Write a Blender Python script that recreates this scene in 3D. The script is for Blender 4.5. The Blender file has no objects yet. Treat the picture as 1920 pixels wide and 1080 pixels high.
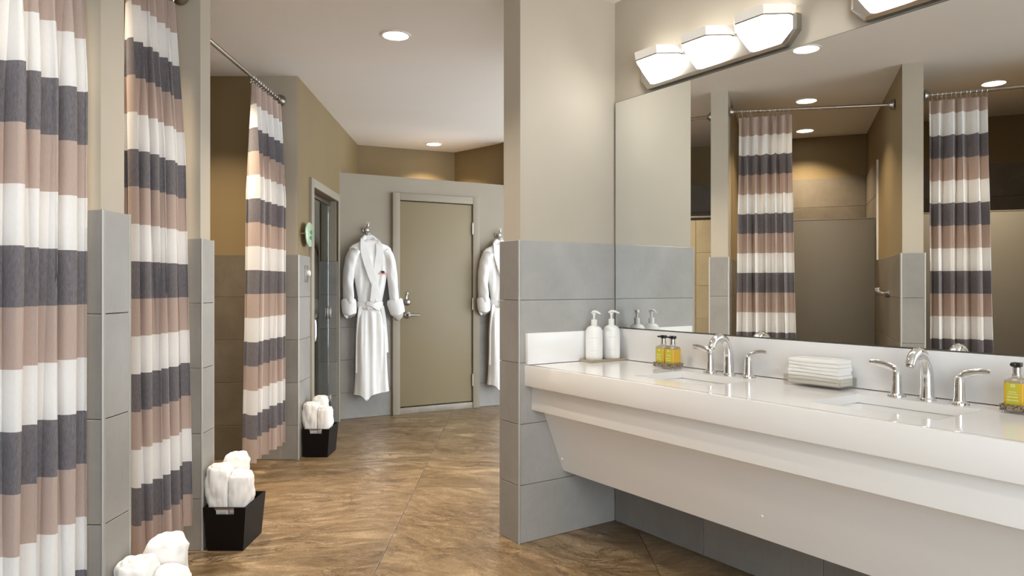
import bpy, bmesh, math, random
from mathutils import Vector, Matrix, noise
random.seed(7)
sc = bpy.context.scene
COL = sc.collection
PI = math.pi

# ------------------------------------------------------------------ camera, world, exposure
cam = bpy.data.cameras.new('camera')
cam.sensor_width = 36.0
cam.lens = 1339.97 / 1920 * 36
cam.shift_y = -4.46 / 1920
cam.clip_start = 0.05
cam_o = bpy.data.objects.new('camera', cam)
COL.objects.link(cam_o)
cam_o.location = (0, 0, 1.2)
cam_o.rotation_euler = (PI / 2, 0, 0)
sc.camera = cam_o
sc.view_settings.view_transform = 'Standard'
sc.view_settings.look = 'None'
sc.view_settings.exposure = 0.42
sc.view_settings.gamma = 1.0
sc.view_settings.use_curve_mapping = False
sc.cycles.max_bounces = 10
sc.cycles.diffuse_bounces = 5
sc.cycles.glossy_bounces = 5
sc.cycles.transmission_bounces = 8
sc.cycles.transparent_max_bounces = 8
sc.cycles.sample_clamp_indirect = 6.0
sc.cycles.caustics_reflective = False
sc.cycles.caustics_refractive = False
sc.cycles.use_denoising = True
W_ = bpy.data.worlds.new('daylight')
sc.world = W_
W_.use_nodes = True
W_.node_tree.nodes['Background'].inputs[0].default_value = (0.84, 0.93, 1.0, 1)
W_.node_tree.nodes['Background'].inputs[1].default_value = 4.1
DOWN_POWER, DOWN_COL = 15.0, (1.0, 0.82, 0.60)
SHADE_EMIT = 14.0
CEIL = 2.647

# ------------------------------------------------------------------ materials
def nt(name):
    m = bpy.data.materials.new(name)
    m.use_nodes = True
    t = m.node_tree
    return m, t, t.nodes['Principled BSDF']

def setc(sock, c):
    sock.default_value = (c[0], c[1], c[2], 1)

def plain(name, c, rough=0.5, metal=0.0, spec=0.5, trans=0.0, ior=1.45, coat=0.0, emit=None, es=0.0, sheen=0.0):
    m, t, b = nt(name)
    setc(b.inputs['Base Color'], c)
    b.inputs['Roughness'].default_value = rough
    b.inputs['Metallic'].default_value = metal
    b.inputs['Specular IOR Level'].default_value = spec
    b.inputs['Transmission Weight'].default_value = trans
    b.inputs['IOR'].default_value = ior
    b.inputs['Coat Weight'].default_value = coat
    b.inputs['Sheen Weight'].default_value = sheen
    if emit:
        setc(b.inputs['Emission Color'], emit)
        b.inputs['Emission Strength'].default_value = es
    return m

def tex_coord(t, scale=(1, 1, 1), rot=(0, 0, 0), rnd=False):
    tc = t.nodes.new('ShaderNodeTexCoord')
    mp = t.nodes.new('ShaderNodeMapping')
    mp.inputs['Scale'].default_value = scale
    mp.inputs['Rotation'].default_value = rot
    t.links.new(tc.outputs['Object'], mp.inputs['Vector'])
    if rnd:
        oi = t.nodes.new('ShaderNodeObjectInfo')
        mu = t.nodes.new('ShaderNodeVectorMath'); mu.operation = 'SCALE'
        cb = t.nodes.new('ShaderNodeCombineXYZ')
        for i in range(3):
            t.links.new(oi.outputs['Random'], cb.inputs[i])
        t.links.new(cb.outputs[0], mu.inputs[0]); mu.inputs['Scale'].default_value = 37.0
        t.links.new(mu.outputs[0], mp.inputs['Location'])
    return mp.outputs[0]

def nz(t, vec, scale, detail=4, rough=0.55, dist=0.0):
    n = t.nodes.new('ShaderNodeTexNoise')
    n.inputs['Scale'].default_value = scale
    n.inputs['Detail'].default_value = detail
    n.inputs['Roughness'].default_value = rough
    n.inputs['Distortion'].default_value = dist
    t.links.new(vec, n.inputs['Vector'])
    return n.outputs['Fac']

def ramp(t, fac, stops):
    r = t.nodes.new('ShaderNodeValToRGB')
    e = r.color_ramp.elements
    while len(e) < len(stops):
        e.new(0.5)
    for k, (p, c) in enumerate(stops):
        e[k].position = p
        e[k].color = (c[0], c[1], c[2], 1)
    t.links.new(fac, r.inputs[0])
    return r.outputs[0]

def mixc(t, fac, a, b, mode='MIX'):
    m = t.nodes.new('ShaderNodeMix'); m.data_type = 'RGBA'; m.blend_type = mode
    if isinstance(fac, float):
        m.inputs[0].default_value = fac
    else:
        t.links.new(fac, m.inputs[0])
    for s, v in ((m.inputs[6], a), (m.inputs[7], b)):
        if isinstance(v, tuple):
            setc(s, v)
        else:
            t.links.new(v, s)
    return m.outputs[2]

def bump(t, b, h, strength=0.1, dist=0.01):
    n = t.nodes.new('ShaderNodeBump')
    n.inputs['Strength'].default_value = strength
    n.inputs['Distance'].default_value = dist
    t.links.new(h, n.inputs['Height'])
    t.links.new(n.outputs[0], b.inputs['Normal'])

def paint(name, c, var=0.04, rough=0.55):
    m, t, b = nt(name)
    v = tex_coord(t)
    f = nz(t, v, 1.7, 3)
    lo = tuple(x * (1 - var) for x in c); hi = tuple(min(1, x * (1 + var)) for x in c)
    t.links.new(ramp(t, f, [(0.3, lo), (0.7, hi)]), b.inputs['Base Color'])
    b.inputs['Roughness'].default_value = rough
    b.inputs['Specular IOR Level'].default_value = 0.3
    bump(t, b, nz(t, v, 260, 2), 0.05, 0.002)
    return m

M = {}
M['paint'] = paint('taupe_paint', (0.52, 0.468, 0.382))
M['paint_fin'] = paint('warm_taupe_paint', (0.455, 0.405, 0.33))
M['paint_door'] = paint('door_paint', (0.262, 0.212, 0.132), 0.02, 0.4)
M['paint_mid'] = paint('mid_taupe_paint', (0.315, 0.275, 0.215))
M['ceiling'] = paint('ceiling_paint', (0.84, 0.805, 0.775), 0.015, 0.8)
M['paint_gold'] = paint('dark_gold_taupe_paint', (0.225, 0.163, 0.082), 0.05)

def tile_mat(name, a, bcol, rough=0.35):
    m, t, b = nt(name)
    v = tex_coord(t, (1, 1, 1), rnd=True)
    vs = tex_coord(t, (9, 9, 1.2), rnd=True)
    f1 = nz(t, v, 3.0, 6, 0.65, 0.4)
    f2 = nz(t, vs, 9.0, 4, 0.6)
    c1 = ramp(t, f1, [(0.28, a), (0.72, bcol)])
    dk = tuple(x * 0.80 for x in a)
    st = ramp(t, f2, [(0.28, (1, 1, 1)), (0.45, (0, 0, 0))])
    c2 = mixc(t, st, c1, dk)
    c2 = mixc(t, 0.22, c1, c2)
    oi = t.nodes.new('ShaderNodeObjectInfo')
    tone = ramp(t, oi.outputs['Random'], [(0, (0.93, 0.93, 0.93)), (1, (1.0, 1.0, 1.0))])
    t.links.new(mixc(t, 1.0, c2, tone, 'MULTIPLY'), b.inputs['Base Color'])
    b.inputs['Roughness'].default_value = rough
    bump(t, b, f1, 0.05, 0.004)
    return m
M['tile'] = tile_mat('grey_concrete_tile', (0.245, 0.231, 0.214), (0.33, 0.314, 0.293), 0.45)
M['tile_lit'] = tile_mat('lit_concrete_tile', (0.37, 0.36, 0.34), (0.48, 0.47, 0.45), 0.35)  # same grey tile, lightened to put the light on the partition into its colour
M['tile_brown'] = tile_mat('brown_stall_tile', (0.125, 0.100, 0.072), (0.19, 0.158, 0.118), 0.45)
M['beige_tile'] = tile_mat('beige_stall_tile', (0.36, 0.29, 0.17), (0.46, 0.38, 0.24))
M['stone_strip'] = tile_mat('threshold_stone', (0.22, 0.19, 0.15), (0.36, 0.32, 0.26), 0.4)

def floor_mat():
    m, t, b = nt('brown_travertine')
    v0 = tex_coord(t)
    wx = nz(t, v0, 0.9, 3, 0.5)
    wv = t.nodes.new('ShaderNodeVectorMath'); wv.operation = 'SCALE'; wv.inputs['Scale'].default_value = 0.55
    cb = t.nodes.new('ShaderNodeCombineXYZ')
    t.links.new(wx, cb.inputs[0]); t.links.new(wx, cb.inputs[1])
    t.links.new(cb.outputs[0], wv.inputs[0])
    ad = t.nodes.new('ShaderNodeVectorMath'); ad.operation = 'ADD'
    t.links.new(v0, ad.inputs[0]); t.links.new(wv.outputs[0], ad.inputs[1])
    oi = t.nodes.new('ShaderNodeObjectInfo')
    mr = t.nodes.new('ShaderNodeMapRange')
    mr.inputs[3].default_value = -0.25; mr.inputs[4].default_value = 0.65
    t.links.new(oi.outputs['Random'], mr.inputs[0])
    rot = t.nodes.new('ShaderNodeVectorRotate'); rot.rotation_type = 'Z_AXIS'
    t.links.new(ad.outputs[0], rot.inputs['Vector']); t.links.new(mr.outputs[0], rot.inputs['Angle'])
    def streak(sx, sy, scale, detail, rough, dist):
        mp = t.nodes.new('ShaderNodeMapping'); mp.inputs['Scale'].default_value = (sx, sy, 1)
        t.links.new(rot.outputs[0], mp.inputs['Vector'])
        return nz(t, mp.outputs[0], scale, detail, rough, dist)
    big = streak(0.9, 1.25, 1.3, 9, 0.66, 0.7)
    fine = streak(1.0, 2.1, 7.5, 12, 0.78, 0.5)
    wisp = streak(0.5, 3.6, 2.2, 9, 0.66, 1.2)
    crack = streak(1.0, 2.0, 2.0, 12, 0.74, 0.6)
    grit = nz(t, v0, 85, 6, 0.8)
    pit = streak(0.8, 2.6, 17, 6, 0.72, 0.8)
    c1 = ramp(t, big, [(0.34, (0.120, 0.074, 0.034)), (0.47, (0.205, 0.135, 0.066)), (0.56, (0.245, 0.168, 0.092)), (0.68, (0.335, 0.243, 0.146))])
    c2 = ramp(t, fine, [(0.36, (0.055, 0.033, 0.014)), (0.46, (0.175, 0.114, 0.055)), (0.54, (0.250, 0.172, 0.095)), (0.64, (0.46, 0.35, 0.23))])
    c3 = ramp(t, wisp, [(0.38, (0.085, 0.052, 0.024)), (0.50, (0.225, 0.152, 0.078)), (0.60, (0.52, 0.395, 0.25))])
    wm = ramp(t, nz(t, v0, 0.8, 3), [(0.46, (0, 0, 0)), (0.62, (0.75, 0.75, 0.75))])
    c = mixc(t, 0.55, c1, c2)
    c = mixc(t, wm, c, c3)
    gv = ramp(t, grit, [(0.32, (0.66, 0.63, 0.58)), (0.50, (1.0, 1.0, 1.0)), (0.68, (1.25, 1.25, 1.27))])
    c = mixc(t, 1.0, c, gv, 'MULTIPLY')
    sub = t.nodes.new('ShaderNodeMath'); sub.operation = 'SUBTRACT'; sub.inputs[1].default_value = 0.47
    ab = t.nodes.new('ShaderNodeMath'); ab.operation = 'ABSOLUTE'
    t.links.new(crack, sub.inputs[0]); t.links.new(sub.outputs[0], ab.inputs[0])
    line = ramp(t, ab.outputs[0], [(0.0, (1, 1, 1)), (0.016, (0, 0, 0))])
    brk = ramp(t, nz(t, v0, 1.9, 4), [(0.44, (0, 0, 0)), (0.53, (1, 1, 1))])
    lm = mixc(t, 1.0, line, brk, 'MULTIPLY')
    c = mixc(t, lm, c, (0.06, 0.034, 0.015))
    sp = ramp(t, pit, [(0.30, (1, 1, 1)), (0.37, (0, 0, 0))])
    c = mixc(t, sp, c, (0.075, 0.044, 0.019))
    t.links.new(c, b.inputs['Base Color'])
    r = ramp(t, fine, [(0.3, (0.42, 0.42, 0.42)), (0.7, (0.28, 0.28, 0.28))])
    t.links.new(r, b.inputs['Roughness'])
    bump(t, b, fine, 0.10, 0.004)
    return m
M['floor'] = floor_mat()
M['grout'] = plain('grout', (0.20, 0.15, 0.10), 0.9)
M['solid'] = plain('white_solid_surface', (0.88, 0.865, 0.85), 0.06, spec=0.5)
M['splash'] = plain('white_splash', (0.86, 0.855, 0.855), 0.2)
M['laminate'] = plain('off_white_laminate', (0.90, 0.895, 0.885), 0.35)
M['porcelain'] = plain('white_porcelain', (0.86, 0.85, 0.83), 0.08, coat=0.5)
M['mirror'] = plain('mirror_silver', (0.95, 0.97, 0.96), 0.0, metal=1.0)
M['mirror_edge'] = plain('mirror_edge', (0.22, 0.21, 0.19), 0.3, metal=0.6)
M['rod'] = plain('dark_brushed_metal', (0.36, 0.325, 0.285), 0.25, metal=1.0)
M['chrome'] = plain('polished_chrome', (0.80, 0.80, 0.80), 0.07, metal=1.0)
M['nickel'] = plain('brushed_nickel', (0.52, 0.49, 0.45), 0.28, metal=1.0)
M['bronze'] = plain('dark_nickel', (0.30, 0.27, 0.24), 0.32, metal=1.0)
M['trim'] = plain('edge_trim', (0.42, 0.41, 0.38), 0.4, metal=0.3)
M['white_plastic'] = plain('white_plastic', (0.86, 0.86, 0.84), 0.25)
M['black_plastic'] = plain('black_plastic', (0.02, 0.017, 0.016), 0.25)
M['print_grey'] = plain('pale_grey_print', (0.62, 0.61, 0.58), 0.5)
M['label'] = plain('lime_label', (0.56, 0.50, 0.035), 0.5)
M['print_cream'] = plain('cream_print', (0.85, 0.80, 0.45), 0.5)
def thin_clear(name, c, lo, hi):
    m, t, b = nt(name)
    t.nodes.remove(b)
    tr = t.nodes.new('ShaderNodeBsdfTransparent'); setc(tr.inputs[0], c)
    gl = t.nodes.new('ShaderNodeBsdfGlossy'); gl.inputs['Roughness'].default_value = 0.03
    lw = t.nodes.new('ShaderNodeLayerWeight'); lw.inputs[0].default_value = 0.35
    mr = t.nodes.new('ShaderNodeMapRange'); mr.inputs[3].default_value = lo; mr.inputs[4].default_value = hi
    t.links.new(lw.outputs['Fresnel'], mr.inputs[0])
    mx = t.nodes.new('ShaderNodeMixShader')
    t.links.new(mr.outputs[0], mx.inputs[0]); t.links.new(tr.outputs[0], mx.inputs[1]); t.links.new(gl.outputs[0], mx.inputs[2])
    t.links.new(mx.outputs[0], t.nodes['Material Output'].inputs[0])
    return m
M['clear'] = thin_clear('clear_plastic', (0.95, 0.93, 0.88), 0.06, 0.5)
M['acrylic'] = thin_clear('clear_acrylic', (0.96, 0.95, 0.93), 0.04, 0.32)
M['amber'] = plain('amber_soap', (0.72, 0.44, 0.045), 0.08, spec=0.6)
M['stone_tray'] = plain('taupe_stone', (0.38, 0.31, 0.23), 0.5)
M['paper'] = plain('white_paper', (0.88, 0.865, 0.83), 0.9)
M['basket'] = plain('black_leatherette', (0.006, 0.004, 0.0035), 0.5, spec=0.2)
M['frost'] = plain('frosted_panel', (0.175, 0.162, 0.138), 0.45)
M['leafy'] = plain('dark_green_leaf', (0.05, 0.16, 0.05), 0.5)
M['plaque'] = plain('pale_green_glass', (0.42, 0.56, 0.40), 0.15)
M['pink_thread'] = plain('pink_thread', (0.70, 0.42, 0.38), 0.8)
M['brown_thread'] = plain('brown_thread', (0.10, 0.03, 0.025), 0.8)
M['dark'] = plain('steam_room_tile', (0.16, 0.17, 0.155), 0.5)
M['lamp_glass'] = plain('lit_frosted_glass', (0.9, 0.9, 0.88), 0.35, emit=(1.0, 0.972, 0.925), es=SHADE_EMIT)
M['lamp_band'] = plain('lit_glass_band', (0.62, 0.59, 0.54), 0.35, emit=(1.0, 0.92, 0.80), es=0.30)
M['lamp_top'] = plain('lit_bowl_opening', (0.9, 0.9, 0.88), 0.35, emit=(1.0, 0.972, 0.925), es=SHADE_EMIT * 0.28)
M['lens'] = plain('lit_lens', (0.9, 0.9, 0.85), 0.4, emit=(1.0, 0.93, 0.80), es=9.0)
M['ceil_trim'] = plain('white_trim_ring', (0.80, 0.78, 0.74), 0.4)

def woven(name, c, sc_=900, var=0.18):
    m, t, b = nt(name)
    v = tex_coord(t, (1, 1, 0.22))
    f = nz(t, v, sc_ * 0.35, 3, 0.7)
    lo = tuple(x * (1 - var) for x in c); hi = tuple(min(1, x * (1 + var)) for x in c)
    t.links.new(ramp(t, f, [(0.3, lo), (0.7, hi)]), b.inputs['Base Color'])
    b.inputs['Roughness'].default_value = 0.9
    b.inputs['Specular IOR Level'].default_value = 0.15
    b.inputs['Sheen Weight'].default_value = 0.08
    bump(t, b, f, 0.1, 0.002)
    # a share of the light passes through the cloth
    tr = t.nodes.new('ShaderNodeBsdfTranslucent'); setc(tr.inputs[0], c)
    mx = t.nodes.new('ShaderNodeMixShader'); mx.inputs[0].default_value = 0.16
    out = t.nodes['Material Output']
    t.links.new(b.outputs[0], mx.inputs[1]); t.links.new(tr.outputs[0], mx.inputs[2])
    t.links.new(mx.outputs[0], out.inputs[0])
    return m
M['c_pink'] = woven('dusty_pink_stripe', (0.53, 0.42, 0.37), var=0.06)
M['c_white'] = woven('white_stripe', (0.86, 0.85, 0.845), var=0.03)
M['c_dark'] = woven('slate_stripe', (0.195, 0.182, 0.198), var=0.28)

def terry(name, c):
    m, t, b = nt(name)
    v = tex_coord(t)
    f = nz(t, v, 420, 3, 0.7)
    g = nz(t, v, 14, 4, 0.6)
    t.links.new(ramp(t, g, [(0.3, tuple(x * 0.95 for x in c)), (0.7, c)]), b.inputs['Base Color'])
    b.inputs['Roughness'].default_value = 0.95
    b.inputs['Specular IOR Level'].default_value = 0.1
    b.inputs['Sheen Weight'].default_value = 0.15
    add = t.nodes.new('ShaderNodeMath'); add.operation = 'ADD'
    t.links.new(f, add.inputs[0]); t.links.new(g, add.inputs[1])
    bump(t, b, add.outputs[0], 0.18, 0.006)
    return m
M['towel'] = terry('white_terry', (0.90, 0.89, 0.88))
M['robe'] = terry('white_robe_cotton', (0.90, 0.885, 0.87))
M['robe_trim'] = terry('white_robe_lapel', (0.90, 0.89, 0.88))

def weave_metal():
    m, t, b = nt('woven_pewter')
    v = tex_coord(t)
    vo = t.nodes.new('ShaderNodeTexVoronoi'); vo.inputs['Scale'].default_value = 260
    t.links.new(v, vo.inputs['Vector'])
    t.links.new(ramp(t, vo.outputs['Distance'], [(0.1, (0.62, 0.52, 0.38)), (0.7, (0.14, 0.11, 0.08))]), b.inputs['Base Color'])
    b.inputs['Metallic'].default_value = 0.6
    b.inputs['Roughness'].default_value = 0.35
    bump(t, b, vo.outputs['Distance'], 0.4, 0.003)
    return m
M['woven'] = weave_metal()

def glass_mat():
    m, t, b = nt('greenish_door_glass')
    setc(b.inputs['Base Color'], (0.80, 0.90, 0.86))
    b.inputs['Roughness'].default_value = 0.0
    b.inputs['Transmission Weight'].default_value = 1.0
    b.inputs['IOR'].default_value = 1.5
    return m
M['glass'] = glass_mat()

# ------------------------------------------------------------------ mesh helpers
def BM():
    return bmesh.new()

def hexa(bm, p, mi=0):
    v = [bm.verts.new(q) for q in p]
    fs = [(0, 3, 2, 1), (4, 5, 6, 7), (0, 1, 5, 4), (1, 2, 6, 5), (2, 3, 7, 6), (3, 0, 4, 7)]
    out = [bm.faces.new([v[i] for i in f]) for f in fs]
    for f in out:
        f.material_index = mi
    return v

def box(bm, x0, x1, y0, y1, z0, z1, bev=0.0, seg=2, mi=0):
    v = hexa(bm, [(x0, y0, z0), (x1, y0, z0), (x1, y1, z0), (x0, y1, z0), (x0, y0, z1), (x1, y0, z1), (x1, y1, z1), (x0, y1, z1)], mi)
    if bev > 0:
        es = list({e for q in v for e in q.link_edges})
        bmesh.ops.bevel(bm, geom=es, offset=bev, segments=seg, affect='EDGES', profile=0.5)

def prism(bm, poly, z0, z1, mi=0):
    n = len(poly)
    lo = [bm.verts.new((x, y, z0)) for x, y in poly]
    hi = [bm.verts.new((x, y, z1)) for x, y in poly]
    bm.faces.new(lo[::-1]).material_index = mi
    bm.faces.new(hi).material_index = mi
    for i in range(n):
        bm.faces.new([lo[i], lo[(i + 1) % n], hi[(i + 1) % n], hi[i]]).material_index = mi

def rings(bm, rs, cap0=True, cap1=True, closed=True, mi=0):
    vs = [[bm.verts.new(p) for p in r] for r in rs]
    n = len(rs[0])
    for a, b in zip(vs[:-1], vs[1:]):
        for i in range(n if closed else n - 1):
            j = (i + 1) % n
            bm.faces.new([a[i], a[j], b[j], b[i]]).material_index = mi
    if cap0:
        bm.faces.new(vs[0][::-1]).material_index = mi
    if cap1:
        bm.faces.new(vs[-1]).material_index = mi
    return vs

def tube(bm, pts, r, seg=12, cap=True, flat=None, closed=False):
    pts = [Vector(p) for p in pts]
    n = len(pts)
    rr = r if isinstance(r, (list, tuple)) else [r] * n
    fl = flat if isinstance(flat, (list, tuple)) else [flat or 1.0] * n
    T0 = (pts[1] - pts[0]).normalized()
    up = Vector((0, 0, 1)) if abs(T0.z) < 0.9 else Vector((0, 1, 0))
    N = (up - T0 * up.dot(T0)).normalized()
    out = []
    for k in range(n):
        if closed:
            T = (pts[(k + 1) % n] - pts[k - 1]).normalized()
        else:
            T = (pts[min(k + 1, n - 1)] - pts[max(k - 1, 0)]).normalized()
        N = (N - T * N.dot(T)).normalized()
        Bv = T.cross(N)
        out.append([tuple(pts[k] + N * (math.cos(2 * PI * i / seg) * rr[k] * fl[k]) + Bv * (math.sin(2 * PI * i / seg) * rr[k])) for i in range(seg)])
    if closed:
        out.append(out[0])
        rings(bm, out, False, False)
    else:
        rings(bm, out, cap, cap)

def smooth_path(pts, sub=6):
    P = [Vector(p) for p in pts]
    out = []
    for i in range(len(P) - 1):
        p0, p1, p2, p3 = P[max(i - 1, 0)], P[i], P[i + 1], P[min(i + 2, len(P) - 1)]
        for s in range(sub):
            t = s / sub
            out.append(0.5 * ((2 * p1) + (p2 - p0) * t + (2 * p0 - 5 * p1 + 4 * p2 - p3) * t * t + (3 * p1 - p0 - 3 * p2 + p3) * t ** 3))
    out.append(P[-1])
    return out

def lerp_list(vals, n):
    out = []
    for i in range(n):
        f = i / (n - 1) * (len(vals) - 1)
        k = min(int(f), len(vals) - 2)
        out.append(vals[k] + (vals[k + 1] - vals[k]) * (f - k))
    return out

def lathe(bm, prof, seg=28, c=(0, 0), z0=0.0):
    rs = []
    for r, z in prof:
        rs.append([(c[0] + max(r, 1e-5) * math.cos(2 * PI * i / seg), c[1] + max(r, 1e-5) * math.sin(2 * PI * i / seg), z0 + z) for i in range(seg)])
    rings(bm, rs)

def ball(bm, c, r, seg=14, sz=1.0):
    lathe(bm, [(r * math.sin(PI * k / 8), -r * sz * math.cos(PI * k / 8)) for k in range(9)], seg, (c[0], c[1]), c[2])

def xform(bm, mtx, start=0):
    bm.verts.ensure_lookup_table()
    bmesh.ops.transform(bm, matrix=mtx, verts=bm.verts[start:])

def make_mesh(name, bm, mats, smooth=40):
    bmesh.ops.recalc_face_normals(bm, faces=bm.faces)
    me = bpy.data.meshes.new(name)
    bm.to_mesh(me); bm.free()
    for m in (mats if isinstance(mats, (list, tuple)) else [mats]):
        me.materials.append(M[m])
    if smooth:
        for p in me.polygons:
            p.use_smooth = True
        me.set_sharp_from_angle(angle=math.radians(smooth))
    return me

def link(name, data, parent=None, loc=(0, 0, 0), rz=0.0):
    o = bpy.data.objects.new(name, data)
    COL.objects.link(o)
    o.location = loc
    o.rotation_euler = (0, 0, rz)
    if parent:
        o.parent = parent
    return o

def obj(name, bm, mats, parent=None, loc=(0, 0, 0), rz=0.0, smooth=40):
    return link(name, make_mesh(name, bm, mats, smooth), parent, loc, rz)

def tag(o, label, cat, group=None, kind=None):
    o['label'] = label; o['category'] = cat
    if group: o['group'] = group
    if kind: o['kind'] = kind
    return o

def thing(name, label, cat, loc=(0, 0, 0), rz=0.0, group=None):
    return tag(link(name, None, None, loc, rz), label, cat, group)

def struct(name, bm, mats, label, cat='wall', loc=(0, 0, 0), rz=0.0):
    return tag(obj(name, bm, mats, None, loc, rz), label, cat, None, 'structure')

def dup(o, parent=None, loc=None, rz=None, label=None):
    c = o.copy()
    COL.objects.link(c)
    c.parent = parent
    if loc is not None: c.location = loc
    if rz is not None: c.rotation_euler = (0, 0, rz)
    if label: c['label'] = label
    for ch in list(o.children):
        dup(ch, c)
    return c

# ------------------------------------------------------------------ frames
VA = math.radians(-55.6278)            # the vanity wall: local x runs along it, local y into it
VU = Vector((math.cos(VA), math.sin(VA))); VN = Vector((-math.sin(VA), math.cos(VA)))
VW = Vector((0.5251, 3.6500))
def van(u, y, z=0.0):
    p = VW + VU * u + VN * y
    return (p.x, p.y, z)
DA = math.radians(28.9)                # the low wall with the door
DW = Vector((-1.549, 6.395))
DU = Vector((math.cos(DA), math.sin(DA))); DN = Vector((-math.sin(DA), math.cos(DA)))
def dw(t, y, z=0.0):
    p = DW + DU * t + DN * y
    return (p.x, p.y, z)
CA = math.atan2(0.99906, -0.04332)     # the corridor wall on the left; room side is local -y
CW = Vector((-1.4706, 4.9264))
CU = Vector((math.cos(CA), math.sin(CA))); CN = Vector((-math.sin(CA), math.cos(CA)))
def cw(s, y, z=0.0):
    p = CW + CU * s + CN * y
    return (p.x, p.y, z)

# ------------------------------------------------------------------ floor and ceiling
bm = BM(); box(bm, -6, 4, -1.7, 9, -0.2, -0.012)
floor = struct('floor', bm, 'grout', 'brown veined stone floor of large slabs', 'floor')
fx = [-6, -4.155, -2.965, -1.775, -0.575, 0.615, 1.805, 4]
fy = [-1.7, -0.56, 1.84, 4.24, 6.64, 9]
for i in range(len(fx) - 1):
    for j in range(len(fy) - 1):
        bm = BM(); g = 0.0012
        box(bm, fx[i] + g, fx[i + 1] - g, fy[j] + g, fy[j + 1] - g, -0.012, 0.0, 0.0012, 1)
        obj('floor_slab', bm, 'floor', floor, smooth=0)
bm = BM(); box(bm, -6, 4, -1.7, 9, CEIL, CEIL + 0.15)
struct('ceiling', bm, 'ceiling', 'flat pale mauve grey plaster ceiling', 'ceiling')

# ------------------------------------------------------------------ walls with their tiles
ROWS = [0.0, 0.235, 0.53, 0.825, 1.12, 1.413]
ROWS_HI = ROWS + [1.69, 1.96, 2.243]
_tiles = {}
def tile_mesh(w, h, mat='tile', th=0.0095):
    k = (round(w, 4), round(h, 4), mat)
    if k not in _tiles:
        bm = BM(); g = 0.0011; c = 0.0014
        x0, x1, z0, z1 = g, w - g, g, h - g
        back = [(x0, th, z0), (x1, th, z0), (x1, th, z1), (x0, th, z1)]
        mid = [(x, c, z) for x, _, z in back]
        fr = [(x0 + c, 0, z0 + c), (x1 - c, 0, z0 + c), (x1 - c, 0, z1 - c), (x0 + c, 0, z1 - c)]
        rings(bm, [back, mid, fr])
        _tiles[k] = make_mesh('tile', bm, mat, 0)
    return _tiles[k]

def tile_face(parent, p, a, length, cols, rows=ROWS, mat='tile'):
    """tiles on a vertical face; p start of the run, a its angle, the face looks to the right of a"""
    d = Vector((math.cos(a), math.sin(a)))
    for x0, x1 in zip(cols[:-1], cols[1:]):
        for z0, z1 in zip(rows[:-1], rows[1:]):
            q = Vector(p) + d * x0
            link('tile', tile_mesh(x1 - x0, z1 - z0, mat), parent, (q.x, q.y, z0), a)

def cols_of(length, step=0.6, first=None):
    out = [0.0]; x = first if first else step
    while x < length - 0.05:
        out.append(x); x += step
    out.append(length)
    return out

def edge_trim(parent, x, y, h=1.413, r=0.006):
    bm = BM(); tube(bm, [(x, y, 0.0), (x, y, h)], r, 8)
    obj('edge_trim', bm, 'trim', parent)

I = 0.0095
def stall_wall(name, label, xe, y0, y1, xback, xpanel, near=True, far=True, xe2=None):
    bm = BM()
    xe2 = xe if xe2 is None else xe2
    xm = xe - 0.30
    prism(bm, [(xm, y0 + I), (xe - I - 0.004, y0 + I), (xe2 - I - 0.004, y1 - I - 0.001), (xm, y1 - I - 0.001)], 0, CEIL)
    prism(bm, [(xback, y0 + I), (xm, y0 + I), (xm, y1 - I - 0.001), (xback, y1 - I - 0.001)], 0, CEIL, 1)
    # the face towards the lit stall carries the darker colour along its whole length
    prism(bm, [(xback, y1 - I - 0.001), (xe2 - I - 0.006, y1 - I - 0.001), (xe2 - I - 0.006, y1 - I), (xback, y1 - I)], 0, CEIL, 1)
    w = struct(name, bm, ['paint_fin', 'paint_gold'], label)
    a_end = math.atan2(y1 - y0, xe2 - xe)
    tile_face(w, (xe, y0), a_end, 0, [0, math.hypot(y1 - y0, xe2 - xe)])
    L = xe - xpanel
    if near:
        tile_face(w, (xpanel, y0), 0.0, L, [L - 0.30, L])
        tile_face(w, (xpanel, y0), 0.0, L, [0, (L - 0.30) / 2, L - 0.30], ROWS, 'tile_brown')
        L2 = xpanel - xback - 0.01
        tile_face(w, (xpanel - L2, y0), 0.0, L2, cols_of(L2), ROWS_HI, 'tile_brown')
    if far:
        tile_face(w, (xe2, y1), PI, L, cols_of(L), ROWS, 'tile_brown')
        L2 = xpanel - xback - 0.01
        tile_face(w, (xpanel, y1), PI, L2, cols_of(L2), ROWS_HI, 'tile_brown')
    if far:
        bm = BM(); box(bm, xpanel - 0.002, xpanel + 0.016, y1 - I, y1 + 0.004, 1.4135, 2.243)
        obj('tile_edge_strip', bm, 'laminate', w)
    edge_trim(w, xe - 0.003, y0 + 0.003)
    edge_trim(w, xe2 - 0.003, y1 - 0.003)
    return w

wall_a = stall_wall('wall_stall_near', 'nearest shower stall wall end with grey tile and taupe paint, bluish side', -1.1425, 1.9993, 2.1406, -3.52, -2.51)
wall_b = stall_wall('wall_stall_middle', 'middle shower stall wall end with grey tile, between second and third curtain', -1.400, 3.2323, 3.3765, -3.6, -2.51, xe2=-1.408)
wall_c = stall_wall('wall_stall_first', 'shower stall wall beside the camera, outside the frame', -0.98, 0.76, 0.90, -3.2, -2.2)
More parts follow.
